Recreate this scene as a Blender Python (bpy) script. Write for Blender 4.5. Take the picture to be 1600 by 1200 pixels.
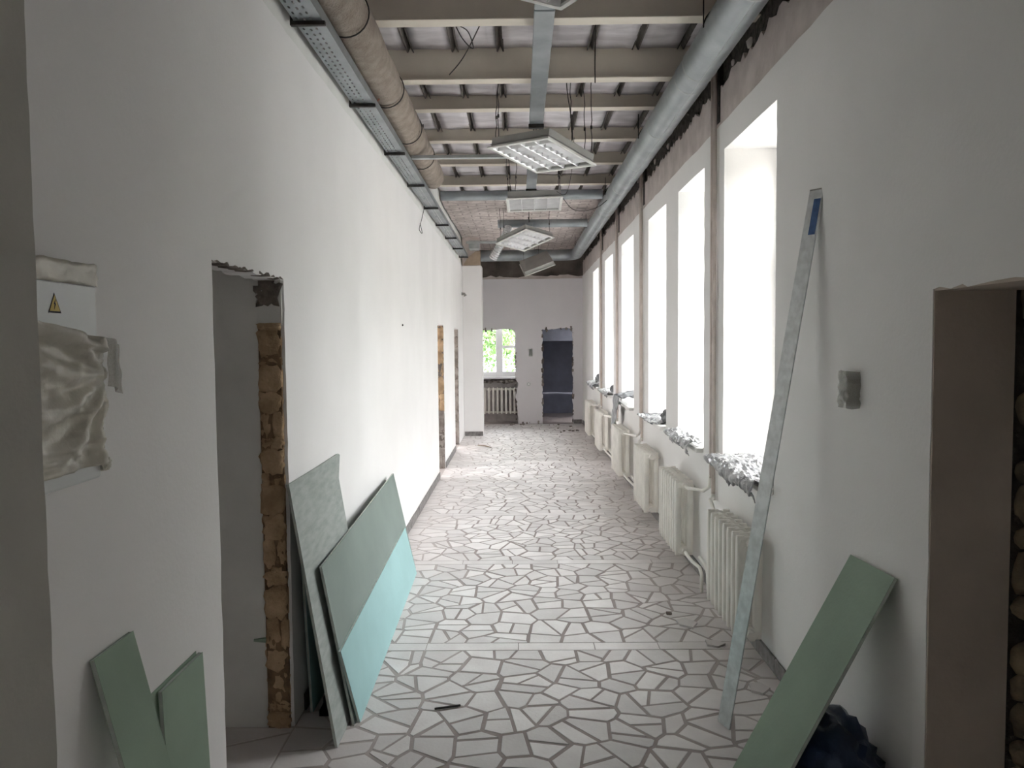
import bpy, bmesh, math, random
from mathutils import Vector, Matrix, noise
from mathutils.geometry import delaunay_2d_cdt

for o in list(bpy.data.objects):
    bpy.data.objects.remove(o)
scene = bpy.context.scene
COL = scene.collection
PI = math.pi

# ------------------------------------------------------------------ camera
CAM_H = 1.75
F_PX = 1218.0
PITCH, YAW, ROLL = 0.0546, -0.01015, 0.00948
cam_d = bpy.data.cameras.new('camera')
cam = bpy.data.objects.new('camera', cam_d)
COL.objects.link(cam)
scene.camera = cam
cam_d.sensor_fit = 'HORIZONTAL'
cam_d.sensor_width = 36.0
cam_d.lens = 36.0 * F_PX / 1600.0
cam_d.clip_start = 0.02
cam_d.clip_end = 300
fw = Vector((math.sin(YAW) * math.cos(PITCH), math.cos(YAW) * math.cos(PITCH), -math.sin(PITCH)))
rt = Vector((math.cos(YAW), -math.sin(YAW), 0))
dn = fw.cross(rt)
rt, dn = math.cos(ROLL) * rt + math.sin(ROLL) * dn, -math.sin(ROLL) * rt + math.cos(ROLL) * dn
M = Matrix((rt, -dn, -fw)).transposed().to_4x4()
M.translation = Vector((0, 0, CAM_H))
cam.matrix_world = M

# ------------------------------------------------------------------ world / exposure
w = bpy.data.worlds.new('overcast_sky')
scene.world = w
w.use_nodes = True
bg = w.node_tree.nodes['Background']
bg.inputs['Color'].default_value = (0.99, 0.97, 1.0, 1)
# standard overcast sky: luminance rises as (1 + 2 sin elevation) / 3
wt = w.node_tree
w_tc = wt.nodes.new('ShaderNodeTexCoord')
w_sp = wt.nodes.new('ShaderNodeSeparateXYZ')
w_mr = wt.nodes.new('ShaderNodeMapRange')
w_mr.inputs['From Min'].default_value, w_mr.inputs['From Max'].default_value = 0.0, 1.0
SKY = 14.0
w_mr.inputs['To Min'].default_value, w_mr.inputs['To Max'].default_value = SKY / 3, SKY
wt.links.new(w_tc.outputs['Generated'], w_sp.inputs[0])
wt.links.new(w_sp.outputs['Z'], w_mr.inputs['Value'])
wt.links.new(w_mr.outputs[0], bg.inputs['Strength'])
scene.view_settings.view_transform = 'Standard'
scene.view_settings.look = 'None'
scene.view_settings.gamma = 1.0
scene.view_settings.use_curve_mapping = False
scene.view_settings.exposure = 1.15
scene.cycles.max_bounces = 11
scene.cycles.diffuse_bounces = 8
scene.cycles.transparent_max_bounces = 12
scene.cycles.sample_clamp_indirect = 6.0

# ------------------------------------------------------------------ layout numbers (metres)
XL, XR = -1.045, 1.331
ZP = 3.17            # top of the plaster
ZC = 3.77            # underside of ceiling panels
YE = 16.5            # end wall
WT = 0.42            # right wall thickness
WINS = [(4.08, 5.11), (5.65, 6.57), (7.10, 8.08), (9.11, 10.18), (11.10, 12.16), (13.12, 14.10), (-1.95, -1.05)]  # last entry: unseen window added to brighten the near end
ZS, ZW = 0.96, 2.975

def portal(name, loc, rot, sx, sy):
    l = bpy.data.lights.new(name, 'AREA')
    l.shape = 'RECTANGLE'
    l.size, l.size_y = sx, sy
    l.cycles.is_portal = True
    o = bpy.data.objects.new(name, l)
    o.location = loc
    o.rotation_euler = rot
    COL.objects.link(o)
for a, b in WINS:
    portal('window_portal', (XR + WT + 0.02, (a + b) / 2, (ZS + ZW) / 2), (PI / 2, 0, PI / 2), b - a, ZW - ZS)
portal('window_portal', (-4.22, -2.32, 1.65), (PI / 2, 0, -PI / 2), 0.35, 0.9)  # this and the next portal serve the added side-room openings
portal('window_portal', (-4.22, 9.8, 1.65), (PI / 2, 0, -PI / 2), 1.6, 1.5)
portal('window_portal', (-0.55, 17.02, 1.6), (-PI / 2, 0, 0), 1.0, 1.3)

# ------------------------------------------------------------------ materials
MATS = {}
def mat(name, col, rough=0.8, var=0.08, scale=4.0, bump=0.0, bscale=40.0, metal=0.0, col2=None, detail=5.0,
        attr=None, spec=0.4, coord='Object', stretch=None, ramp=(0.35, 0.65)):
    if name in MATS:
        return MATS[name]
    m = bpy.data.materials.new(name)
    m.use_nodes = True
    nt = m.node_tree
    b = nt.nodes['Principled BSDF']
    b.inputs['Roughness'].default_value = rough
    b.inputs['Metallic'].default_value = metal
    b.inputs['Specular IOR Level'].default_value = spec
    tc = nt.nodes.new('ShaderNodeTexCoord')
    src = tc.outputs[coord]
    if stretch:
        mp = nt.nodes.new('ShaderNodeMapping')
        mp.inputs['Scale'].default_value = stretch
        nt.links.new(src, mp.inputs['Vector'])
        src = mp.outputs[0]
    n = nt.nodes.new('ShaderNodeTexNoise')
    n.inputs['Scale'].default_value = scale
    n.inputs['Detail'].default_value = detail
    nt.links.new(src, n.inputs['Vector'])
    r = nt.nodes.new('ShaderNodeValToRGB')
    r.color_ramp.elements[0].position, r.color_ramp.elements[1].position = ramp
    c2 = col2 or tuple(c * (1 - var) for c in col)
    c1 = col if col2 else tuple(min(1, c * (1 + var)) for c in col)
    r.color_ramp.elements[0].color = (*c2, 1)
    r.color_ramp.elements[1].color = (*c1, 1)
    nt.links.new(n.outputs['Fac'], r.inputs['Fac'])
    out = r.outputs['Color']
    if attr:
        at = nt.nodes.new('ShaderNodeAttribute')
        at.attribute_name = attr
        h = nt.nodes.new('ShaderNodeHueSaturation')
        ma = nt.nodes.new('ShaderNodeMapRange')
        ma.inputs['To Min'].default_value = 0.80
        ma.inputs['To Max'].default_value = 1.12
        nt.links.new(at.outputs['Fac'], ma.inputs['Value'])
        nt.links.new(ma.outputs[0], h.inputs['Value'])
        nt.links.new(out, h.inputs['Color'])
        out = h.outputs['Color']
    nt.links.new(out, b.inputs['Base Color'])
    if bump:
        n2 = nt.nodes.new('ShaderNodeTexNoise')
        n2.inputs['Scale'].default_value = bscale
        n2.inputs['Detail'].default_value = 6
        nt.links.new(src, n2.inputs['Vector'])
        bp = nt.nodes.new('ShaderNodeBump')
        bp.inputs['Strength'].default_value = bump
        bp.inputs['Distance'].default_value = 0.02
        nt.links.new(n2.outputs['Fac'], bp.inputs['Height'])
        nt.links.new(bp.outputs['Normal'], b.inputs['Normal'])
    m.diffuse_color = (*col, 1)
    MATS[name] = m
    return m

PLASTER = mat('white_plaster', (0.86, 0.845, 0.84), 0.9, 0.025, 1.3, 0.06, 60)
PLASTER_R = mat('white_plaster_warm', (0.86, 0.85, 0.835), 0.9, 0.025, 1.3, 0.06, 60)
ENDPL = mat('end_wall_plaster', (0.80, 0.78, 0.80), 0.9, 0.02, 2.0, 0.05, 60)
GREYPL = mat('grey_painted_plaster', (0.78, 0.78, 0.755), 0.9, 0.06, 3.0, 0.08, 50)
BROWNPL = mat('brown_grey_plaster', (0.56, 0.48, 0.41), 0.9, 0.10, 2.5, 0.10, 50)
STUBPL = mat('entry_plaster', (0.45, 0.435, 0.395), 0.9, 0.06, 3.0, 0.10, 50)
CLAY = mat('clay_masonry', (0.66, 0.475, 0.30), 0.95, 0.2, 9.0, 0.7, 45, col2=(0.40, 0.275, 0.165))
CLAY_GREY = mat('grey_masonry', (0.42, 0.38, 0.35), 0.95, 0.2, 9.0, 0.6, 45, col2=(0.22, 0.19, 0.17))
CLAYDARK = mat('clay_joint', (0.22, 0.145, 0.085), 0.95, 0.3, 14.0, 0.8, 50)
MORTAR = mat('broken_mortar', (0.20, 0.17, 0.15), 0.95, 0.3, 14.0, 0.8, 50)
DARKMORTAR = mat('dark_mortar', (0.05, 0.042, 0.036), 0.95, 0.3, 14.0, 0.8, 50)
RUBBLE = mat('rubble_stone', (0.30, 0.23, 0.15), 0.9, 0.2, 8.0, 0.6, 30, col2=(0.10, 0.08, 0.06))
PINKRENDER = mat('pinkish_render', (0.64, 0.57, 0.54), 0.95, 0.15, 5.0, 0.4, 30, col2=(0.50, 0.44, 0.415))
TORN = mat('torn_dark_render', (0.13, 0.115, 0.10), 0.95, 0.3, 22.0, 0.9, 60, col2=(0.03, 0.028, 0.025))
BEAM = mat('cream_beam_paint', (0.70, 0.645, 0.56), 0.7, 0.06, 3.0, 0.05, 30)
PANEL = mat('ceiling_panel_film', (0.70, 0.67, 0.69), 0.55, 0.1, 2.5, 0.15, 8, col2=(0.44, 0.41, 0.43), stretch=(1.0, 3.0, 1))
RIBSTEEL = mat('brown_rib_steel', (0.13, 0.115, 0.105), 0.7, 0.3, 14)
DARKSTEEL = mat('dark_steel', (0.05, 0.047, 0.045), 0.6, 0.2, 10, metal=0.3)
ROOF = mat('dark_roof_deck', (0.16, 0.145, 0.14), 0.9, 0.2, 5, 0.2)
GALV = mat('galvanised_steel', (0.40, 0.435, 0.45), 0.42, 0.10, 5.0, 0.03, 20, metal=0.75, col2=(0.30, 0.33, 0.345))
GALV_DULL = mat('dull_galvanised_steel', (0.42, 0.445, 0.44), 0.5, 0.12, 9.0, 0.04, 20, metal=0.55)
INSUL = mat('dusty_pipe_lagging', (0.34, 0.29, 0.245), 0.97, 0.2, 11.0, 0.7, 70, col2=(0.24, 0.20, 0.17))
ENAMEL = mat('cream_radiator_enamel', (0.87, 0.845, 0.79), 0.45, 0.06, 7.0, 0.03, 40)
PIPEPAINT = mat('pink_beige_pipe_paint', (0.72, 0.63, 0.58), 0.5, 0.08, 9.0, 0.05, 40)
RIMWHITE = mat('fixture_white', (0.70, 0.70, 0.67), 0.45, 0.05, 10)
HOUSING = mat('fixture_grey_housing', (0.33, 0.33, 0.31), 0.55, 0.08, 6)
LOUVRE = mat('louvre_aluminium', (0.86, 0.86, 0.87), 0.28, 0.05, 10, metal=0.6)
TUBE = mat('fluorescent_tube_glass', (0.85, 0.87, 0.80), 0.25, 0.02, 5)
PVC = mat('white_window_plastic', (0.85, 0.86, 0.87), 0.35, 0.02, 5)
SILLW = mat('white_sill_board', (0.82, 0.81, 0.79), 0.5, 0.04, 5)
GYPGREEN = mat('green_plasterboard', (0.32, 0.415, 0.325), 0.85, 0.07, 3.0, 0.05, 60)
GYPGREY = mat('scuffed_grey_green_plasterboard', (0.40, 0.43, 0.41), 0.85, 0.1, 14.0, 0.08, 50, col2=(0.31, 0.345, 0.32), stretch=(1, 0.6, 2.6), detail=10)
GYPSAGE = mat('sage_plasterboard', (0.225, 0.27, 0.25), 0.85, 0.05, 3.0, 0.05, 60)
GYPTEAL = mat('pale_turquoise_plasterboard', (0.34, 0.535, 0.54), 0.85, 0.04, 3.0, 0.04, 60)
GYPEDGE = mat('plasterboard_edge', (0.52, 0.56, 0.52), 0.9, 0.12, 20.0, 0.2, 60)
ALU = mat('dusty_aluminium', (0.60, 0.62, 0.62), 0.45, 0.12, 25.0, 0.03, 40, metal=0.5)
BLUE = mat('blue_sticker', (0.05, 0.12, 0.28), 0.5, 0.2, 30.0)
NAVY = mat('navy_plastic_bag', (0.02, 0.035, 0.085), 0.3, 0.3, 8.0, 0.5, 14, spec=0.6)
FILM = mat('crumpled_grey_film', (0.55, 0.55, 0.55), 0.35, 0.3, 9.0, 0.5, 18, col2=(0.20, 0.20, 0.205), spec=0.6)
FILMDARK = mat('dark_grey_film', (0.27, 0.28, 0.29), 0.4, 0.3, 9.0, 0.5, 18, col2=(0.08, 0.085, 0.09), spec=0.6)
FILMWARM = mat('yellowish_masking_film', (0.66, 0.62, 0.53), 0.35, 0.1, 5.0, 0.35, 16, col2=(0.50, 0.47, 0.40), spec=0.6)
BOXWHITE = mat('cabinet_white_enamel', (0.72, 0.74, 0.74), 0.35, 0.04, 5.0)
YELLOW = mat('warning_yellow', (0.60, 0.42, 0.07), 0.5, 0.03, 5)
BLACK = mat('black_print', (0.02, 0.02, 0.02), 0.6, 0.1, 5)
TILE = mat('dark_skirting_stone', (0.27, 0.255, 0.25), 0.55, 0.3, 18.0, 0.05, 40, col2=(0.15, 0.14, 0.135))
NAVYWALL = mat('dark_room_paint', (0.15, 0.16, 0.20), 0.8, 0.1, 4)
NAVYLIGHT = mat('grey_blue_board', (0.34, 0.36, 0.43), 0.8, 0.1, 4)
CARD = mat('brown_plywood', (0.36, 0.28, 0.21), 0.9, 0.15, 8.0, 0.1)
WIRE = mat('dark_wire', (0.06, 0.055, 0.05), 0.6, 0.1, 5)
REDMARK = mat('red_chalk', (0.42, 0.16, 0.12), 0.9, 0.3, 30)
BARK = mat('tree_bark', (0.10, 0.075, 0.05), 0.9, 0.2, 8, 0.4)
LEAF = mat('pale_green_leaf', (0.20, 0.33, 0.11), 0.6, 0.3, 3.0, col2=(0.10, 0.20, 0.06))
LEAFGREY = mat('dusty_green_leaf', (0.27, 0.31, 0.22), 0.6, 0.3, 3.0, col2=(0.17, 0.20, 0.13))
GRASS = mat('outside_ground', (0.40, 0.39, 0.38), 0.95, 0.2, 0.8)

def brick_ceiling():
    m = mat('rough_brick_soffit', (0.72, 0.65, 0.62), 0.95, 0.2, 7, 0.9, 35, col2=(0.48, 0.42, 0.395))
    nt = m.node_tree
    b = nt.nodes['Principled BSDF']
    old = b.inputs['Base Color'].links[0].from_socket
    tc = nt.nodes.new('ShaderNodeTexCoord')
    br = nt.nodes.new('ShaderNodeTexBrick')
    br.inputs['Scale'].default_value = 1.0
    br.inputs['Brick Width'].default_value = 0.26
    br.inputs['Row Height'].default_value = 0.14
    br.inputs['Mortar Size'].default_value = 0.012
    br.inputs['Mortar'].default_value = (0.40, 0.35, 0.33, 1)
    nt.links.new(tc.outputs['Object'], br.inputs['Vector'])
    nt.links.new(old, br.inputs['Color1'])
    nt.links.new(old, br.inputs['Color2'])
    nt.links.new(br.outputs['Color'], b.inputs['Base Color'])
    return m
SOFFIT = brick_ceiling()

def glass_mat():
    m = bpy.data.materials.new('window_glass')
    m.use_nodes = True
    nt = m.node_tree
    nt.nodes.remove(nt.nodes['Principled BSDF'])
    tr = nt.nodes.new('ShaderNodeBsdfTransparent')
    tr.inputs['Color'].default_value = (0.95, 0.97, 0.96, 1)
    gl = nt.nodes.new('ShaderNodeBsdfGlossy')
    gl.inputs['Roughness'].default_value = 0.02
    fr = nt.nodes.new('ShaderNodeFresnel')
    fr.inputs['IOR'].default_value = 1.45
    # slight dust, breaks up the sheen procedurally
    nz = nt.nodes.new('ShaderNodeTexNoise')
    nz.inputs['Scale'].default_value = 6
    mu = nt.nodes.new('ShaderNodeMath')
    mu.operation = 'MULTIPLY'
    nt.links.new(fr.outputs[0], mu.inputs[0])
    nt.links.new(nz.outputs['Fac'], mu.inputs[1])
    mx = nt.nodes.new('ShaderNodeMixShader')
    nt.links.new(mu.outputs[0], mx.inputs[0])
    nt.links.new(tr.outputs[0], mx.inputs[1])
    nt.links.new(gl.outputs[0], mx.inputs[2])
    nt.links.new(mx.outputs[0], nt.nodes['Material Output'].inputs['Surface'])
    return m
GLASS = glass_mat()

def clear_film():
    m = bpy.data.materials.new('clear_crumpled_film')
    m.use_nodes = True
    nt = m.node_tree
    b = nt.nodes['Principled BSDF']
    b.inputs['Roughness'].default_value = 0.25
    n = nt.nodes.new('ShaderNodeTexNoise')
    n.inputs['Scale'].default_value = 30
    r = nt.nodes.new('ShaderNodeValToRGB')
    r.color_ramp.elements[0].color = (0.30, 0.295, 0.26, 1)
    r.color_ramp.elements[1].color = (0.62, 0.61, 0.55, 1)
    nt.links.new(n.outputs['Fac'], r.inputs['Fac'])
    nt.links.new(r.outputs[0], b.inputs['Base Color'])
    tr = nt.nodes.new('ShaderNodeBsdfTransparent')
    mx = nt.nodes.new('ShaderNodeMixShader')
    mx.inputs[0].default_value = 0.65
    nt.links.new(tr.outputs[0], mx.inputs[1])
    nt.links.new(b.outputs[0], mx.inputs[2])
    nt.links.new(mx.outputs[0], nt.nodes['Material Output'].inputs['Surface'])
    return m
CLEARFILM = clear_film()

def floor_mats():
    # pale broken marble and its grout; both get settled building dust of their own
    def build(name, c_lo, c_hi, dust, attr, dmin, dmax):
        m = bpy.data.materials.new(name)
        m.use_nodes = True
        nt = m.node_tree
        b = nt.nodes['Principled BSDF']
        b.inputs['Roughness'].default_value = 0.62
        b.inputs['Specular IOR Level'].default_value = 0.35
        tc = nt.nodes.new('ShaderNodeNewGeometry')
        n = nt.nodes.new('ShaderNodeTexNoise')
        n.inputs['Scale'].default_value = 7
        n.inputs['Detail'].default_value = 6
        nt.links.new(tc.outputs['Position'], n.inputs['Vector'])
        r = nt.nodes.new('ShaderNodeValToRGB')
        r.color_ramp.elements[0].position = 0.3
        r.color_ramp.elements[1].position = 0.7
        r.color_ramp.elements[0].color = (*c_lo, 1)
        r.color_ramp.elements[1].color = (*c_hi, 1)
        nt.links.new(n.outputs['Fac'], r.inputs['Fac'])
        col = r.outputs['Color']
        if attr:
            at = nt.nodes.new('ShaderNodeAttribute')
            at.attribute_name = 'tone'
            h = nt.nodes.new('ShaderNodeHueSaturation')
            ma = nt.nodes.new('ShaderNodeMapRange')
            ma.inputs['To Min'].default_value = 0.84
            ma.inputs['To Max'].default_value = 1.10
            nt.links.new(at.outputs['Fac'], ma.inputs['Value'])
            nt.links.new(ma.outputs[0], h.inputs['Value'])
            nt.links.new(col, h.inputs['Color'])
            col = h.outputs['Color']
        # trodden middle stays cleaner, dust has gathered along both walls
        sx = nt.nodes.new('ShaderNodeSeparateXYZ')
        nt.links.new(tc.outputs['Position'], sx.inputs[0])
        sub = nt.nodes.new('ShaderNodeMath')
        sub.operation = 'SUBTRACT'
        sub.inputs[1].default_value = 0.16
        nt.links.new(sx.outputs['X'], sub.inputs[0])
        ab = nt.nodes.new('ShaderNodeMath')
        ab.operation = 'ABSOLUTE'
        nt.links.new(sub.outputs[0], ab.inputs[0])
        n2 = nt.nodes.new('ShaderNodeTexNoise')
        n2.inputs['Scale'].default_value = 1.6
        n2.inputs['Detail'].default_value = 5
        nt.links.new(tc.outputs['Position'], n2.inputs['Vector'])
        ad = nt.nodes.new('ShaderNodeMath')
        ad.operation = 'MULTIPLY_ADD'
        nt.links.new(n2.outputs['Fac'], ad.inputs[0])
        ad.inputs[1].default_value = 1.1
        nt.links.new(ab.outputs[0], ad.inputs[2])
        mr = nt.nodes.new('ShaderNodeMapRange')
        mr.inputs['From Min'].default_value = 0.95
        mr.inputs['From Max'].default_value = 1.75
        mr.inputs['To Min'].default_value = dmin
        mr.inputs['To Max'].default_value = dmax
        nt.links.new(ad.outputs[0], mr.inputs['Value'])
        mx = nt.nodes.new('ShaderNodeMixRGB')
        mx.inputs['Color2'].default_value = (*dust, 1)
        nt.links.new(mr.outputs[0], mx.inputs['Fac'])
        nt.links.new(col, mx.inputs['Color1'])
        nt.links.new(mx.outputs[0], b.inputs['Base Color'])
        n3 = nt.nodes.new('ShaderNodeTexNoise')
        n3.inputs['Scale'].default_value = 60
        n3.inputs['Detail'].default_value = 4
        nt.links.new(tc.outputs['Position'], n3.inputs['Vector'])
        bp = nt.nodes.new('ShaderNodeBump')
        bp.inputs['Strength'].default_value = 0.12
        bp.inputs['Distance'].default_value = 0.01
        nt.links.new(n3.outputs['Fac'], bp.inputs['Height'])
        nt.links.new(bp.outputs['Normal'], b.inputs['Normal'])
        return m
    dust = (0.62, 0.56, 0.54)
    a = build('broken_marble', (0.74, 0.715, 0.71), (0.84, 0.825, 0.82), dust, True, 0.05, 0.55)
    g = build('floor_grout', (0.22, 0.185, 0.175), (0.32, 0.275, 0.26), dust, False, 0.10, 0.72)
    return a, g
MARBLE, GROUT = floor_mats()

# ------------------------------------------------------------------ mesh helpers
WLOC = {}       # world location of every unrotated parent
class MB:
    def __init__(s):
        s.v, s.f, s.mi = [], [], []
    def add(s, vs, fs, mi=0):
        n = len(s.v)
        s.v += [Vector(v) for v in vs]
        s.f += [tuple(i + n for i in f) for f in fs]
        s.mi += [mi] * len(fs)
        return s
    def box(s, a, b, mi=0):
        x0, y0, z0 = a
        x1, y1, z1 = b
        vs = [(x0, y0, z0), (x1, y0, z0), (x1, y1, z0), (x0, y1, z0), (x0, y0, z1), (x1, y0, z1), (x1, y1, z1), (x0, y1, z1)]
        return s.add(vs, [(0, 3, 2, 1), (4, 5, 6, 7), (0, 1, 5, 4), (1, 2, 6, 5), (2, 3, 7, 6), (3, 0, 4, 7)], mi)
    def bbox(s, a, b, bev=0.005, mi=0):
        """box with bevelled vertical and horizontal edges (chamfer by inset rings)"""
        x0, y0, z0 = a
        x1, y1, z1 = b
        e = min(bev, (x1 - x0) / 2.01, (y1 - y0) / 2.01, (z1 - z0) / 2.01)
        ring = lambda i, z: [(x0 + i, y0 + e, z), (x0 + e, y0 + i, z), (x1 - e, y0 + i, z), (x1 - i, y0 + e, z),
                             (x1 - i, y1 - e, z), (x1 - e, y1 - i, z), (x0 + e, y1 - i, z), (x0 + i, y1 - e, z)]
        vs = ring(e, z0) + ring(0, z0 + e) + ring(0, z1 - e) + ring(e, z1)
        fs = [tuple(reversed(range(8)))] + [tuple(range(24, 32))]
        for k in range(3):
            for i in range(8):
                j = (i + 1) % 8
                fs.append((k * 8 + i, k * 8 + j, k * 8 + 8 + j, k * 8 + 8 + i))
        return s.add(vs, fs, mi)
    def tube(s, path, r, n=8, cap=True, mi=0):
        path = [Vector(p) for p in path]
        rs = r if isinstance(r, (list, tuple)) else [r] * len(path)
        vs, fs = [], []
        up = Vector((0, 0, 1))
        u = None
        for i, p in enumerate(path):
            t = (path[min(i + 1, len(path) - 1)] - path[max(i - 1, 0)]).normalized()
            if u is None:
                u = t.cross(up if abs(t.z) < 0.9 else Vector((1, 0, 0))).normalized()
            else:
                u = (u - t * u.dot(t)).normalized()
            v = t.cross(u)
            for k in range(n):
                a = 2 * PI * k / n
                vs.append(p + (u * math.cos(a) + v * math.sin(a)) * rs[i])
        for i in range(len(path) - 1):
            for k in range(n):
                k2 = (k + 1) % n
                fs.append((i * n + k, i * n + k2, (i + 1) * n + k2, (i + 1) * n + k))
        if cap:
            fs.append(tuple(reversed(range(n))))
            fs.append(tuple(range((len(path) - 1) * n, len(path) * n)))
        return s.add(vs, fs, mi)
    def prism(s, poly, d, mi=0):
        """poly: 3D points, extruded by vector d"""
        n = len(poly)
        d = Vector(d)
        vs = [Vector(p) for p in poly] + [Vector(p) + d for p in poly]
        fs = [tuple(reversed(range(n))), tuple(range(n, 2 * n))]
        for i in range(n):
            j = (i + 1) % n
            fs.append((i, j, j + n, i + n))
        return s.add(vs, fs, mi)
    def grid(s, fn, nu, nv, mi=0):
        vs = [fn(i / nu, j / nv) for j in range(nv + 1) for i in range(nu + 1)]
        fs = [(j * (nu + 1) + i, j * (nu + 1) + i + 1, (j + 1) * (nu + 1) + i + 1, (j + 1) * (nu + 1) + i)
              for j in range(nv) for i in range(nu)]
        return s.add(vs, fs, mi)
    def build(s, name, m, parent=None, smooth=False, solid=0.0, local=False, fixn=True, sub=0):
        if parent is not None:
            off = Vector((0, 0, 0)) if local else WLOC[parent.name]
            base = Vector((0, 0, 0))
        elif local:
            off = base = Vector((0, 0, 0))
        else:
            xs = [v.x for v in s.v]; ys = [v.y for v in s.v]; zs = [v.z for v in s.v]
            base = Vector(((min(xs) + max(xs)) / 2, (min(ys) + max(ys)) / 2, min(zs)))
            off = base
        me = bpy.data.meshes.new(name)
        me.from_pydata([tuple(v - off) for v in s.v], [], s.f)
        ms = m if isinstance(m, (list, tuple)) else [m]
        for x in ms:
            me.materials.append(x)
        if len(ms) > 1:
            me.polygons.foreach_set('material_index', s.mi)
        if fixn:
            bm = bmesh.new()
            bm.from_mesh(me)
            bmesh.ops.recalc_face_normals(bm, faces=bm.faces)
            bm.to_mesh(me)
            bm.free()
        if smooth:
            me.polygons.foreach_set('use_smooth', [True] * len(me.polygons))
            if smooth != 'all':
                me.set_sharp_from_angle(angle=math.radians(40))
        me.update()
        o = bpy.data.objects.new(name, me)
        COL.objects.link(o)
        o.location = base
        WLOC[o.name] = base.copy()
        if parent is not None:
            o.parent = parent
            WLOC[o.name] = off.copy()
        if solid:
            md = o.modifiers.new('thickness', 'SOLIDIFY')
            md.thickness = solid
        if sub:
            md = o.modifiers.new('smooth', 'SUBSURF')
            md.levels = md.render_levels = sub
        return o

def tag(o, label=None, cat=None, group=None, kind=None):
    if label: o['label'] = label
    if cat: o['category'] = cat
    if group: o['group'] = group
    if kind: o['kind'] = kind
    return o
def empty(name, loc, label=None, cat=None, group=None, kind=None):
    o = bpy.data.objects.new(name, None)
    o.empty_display_size = 0.1
    COL.objects.link(o)
    o.location = loc
    WLOC[o.name] = Vector(loc)
    return tag(o, label, cat, group, kind)
def copy_tree(o, parent=None):
    c = o.copy()
    COL.objects.link(c)
    c.parent = parent
    for ch in [x for x in o.children]:
        copy_tree(ch, c)
    return c
def structure(o, label, cat):
    return tag(o, label, cat, kind='structure')

def jag(p, q, step, amp, rng, ends=True):
    """broken edge from p to q (2D), q not included"""
    p, q = Vector(p), Vector(q)
    L = (q - p).length
    n = max(1, int(L / step))
    nr = Vector((-(q - p).y, (q - p).x)) / max(L, 1e-6)
    out = []
    for i in range(n):
        t = i / n
        if i == 0:
            out.append(tuple(p))
        else:
            t += rng.uniform(-0.3, 0.3) / n
            out.append(tuple(p.lerp(q, t) + nr * rng.uniform(-amp, amp)))
    return out

def inside(pt, polys):
    c = False
    x, y = pt
    for poly in polys:
        n = len(poly)
        j = n - 1
        for i in range(n):
            xi, yi = poly[i]
            xj, yj = poly[j]
            if (yi > y) != (yj > y) and x < (xj - xi) * (y - yi) / (yj - yi) + xi:
                c = not c
            j = i
    return c

def holed(mb, to3, thick, outer, holes=(), mi_face=0, mi_side=0):
    """2D outline with holes -> slab; to3(a, b, depth)"""
    polys = [outer] + list(holes)
    pts, edges = [], []
    for poly in polys:
        n0 = len(pts)
        pts += [Vector(p) for p in poly]
        edges += [(n0 + i, n0 + (i + 1) % len(poly)) for i in range(len(poly))]
    vo, eo, fo, *_ = delaunay_2d_cdt(pts, edges, [], 0, 1e-5)
    tris = []
    for f in fo:
        c = sum((vo[i] for i in f), Vector((0, 0))) / len(f)
        if inside((c.x, c.y), polys):
            tris.append(tuple(f))
    n = len(vo)
    vs = [to3(v.x, v.y, 0) for v in vo] + [to3(v.x, v.y, thick) for v in vo]
    mb.add(vs, tris + [tuple(i + n for i in reversed(t)) for t in tris], mi_face)
    cnt = {}
    for t in tris:
        for a, b in zip(t, t[1:] + t[:1]):
            cnt[(min(a, b), max(a, b))] = cnt.get((min(a, b), max(a, b)), 0) + 1
    base = len(mb.v) - len(vs)
    for (a, b), k in cnt.items():
        if k == 1:
            mb.f.append((base + a, base + b, base + b + n, base + a + n))
            mb.mi.append(mi_side)
    return mb

def rect(a0, b0, a1, b1):
    return [(a0, b0), (a1, b0), (a1, b1), (a0, b1)]

def lump(c, s, seed, amp=0.2, sub=2, freq=2.0):
    """irregular stone or lump: displaced rounded block"""
    rng = random.Random(seed)
    bm = bmesh.new()
    bmesh.ops.create_icosphere(bm, subdivisions=sub, radius=1.0)
    off = Vector((rng.uniform(0, 99), rng.uniform(0, 99), rng.uniform(0, 99)))
    vs = []
    for v in bm.verts:
        p = v.co.copy()
        k = 1.0 / max(abs(p.x), abs(p.y), abs(p.z))
        p = p.lerp(p * k, 0.62)
        p *= 1 + amp * noise.noise(p * freq + off)
        vs.append(Vector((p.x * s[0], p.y * s[1], p.z * s[2])) + Vector(c))
    fs = [tuple(v.index for v in f.verts) for f in bm.faces]
    bm.free()
    return vs, fs

# ------------------------------------------------------------------ floor
rng = random.Random(7)
fl = MB()
fl.box((-4.2, -3.2, -0.12), (XR + WT, 19.4, -0.0035))
fl.box((XR + WT, 0.2, -0.12), (4.2, 3.1, -0.0035))
fl.box((XR + WT, 16.4, -0.12), (2.0, 19.4, -0.0035))
floor = structure(fl.build('floor', GROUT), 'pale crazy-paved marble floor running down the corridor', 'floor')

def clip(poly, nx, ny, d):
    """keep nx*x+ny*y <= d"""
    out = []
    n = len(poly)
    for i in range(n):
        a, b = poly[i], poly[(i + 1) % n]
        da = nx * a[0] + ny * a[1] - d
        db = nx * b[0] + ny * b[1] - d
        if da <= 0:
            out.append(a)
        if (da < 0) != (db < 0) and abs(da - db) > 1e-12:
            t = da / (da - db)
            out.append((a[0] + (b[0] - a[0]) * t, a[1] + (b[1] - a[1]) * t))
    return out

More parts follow.
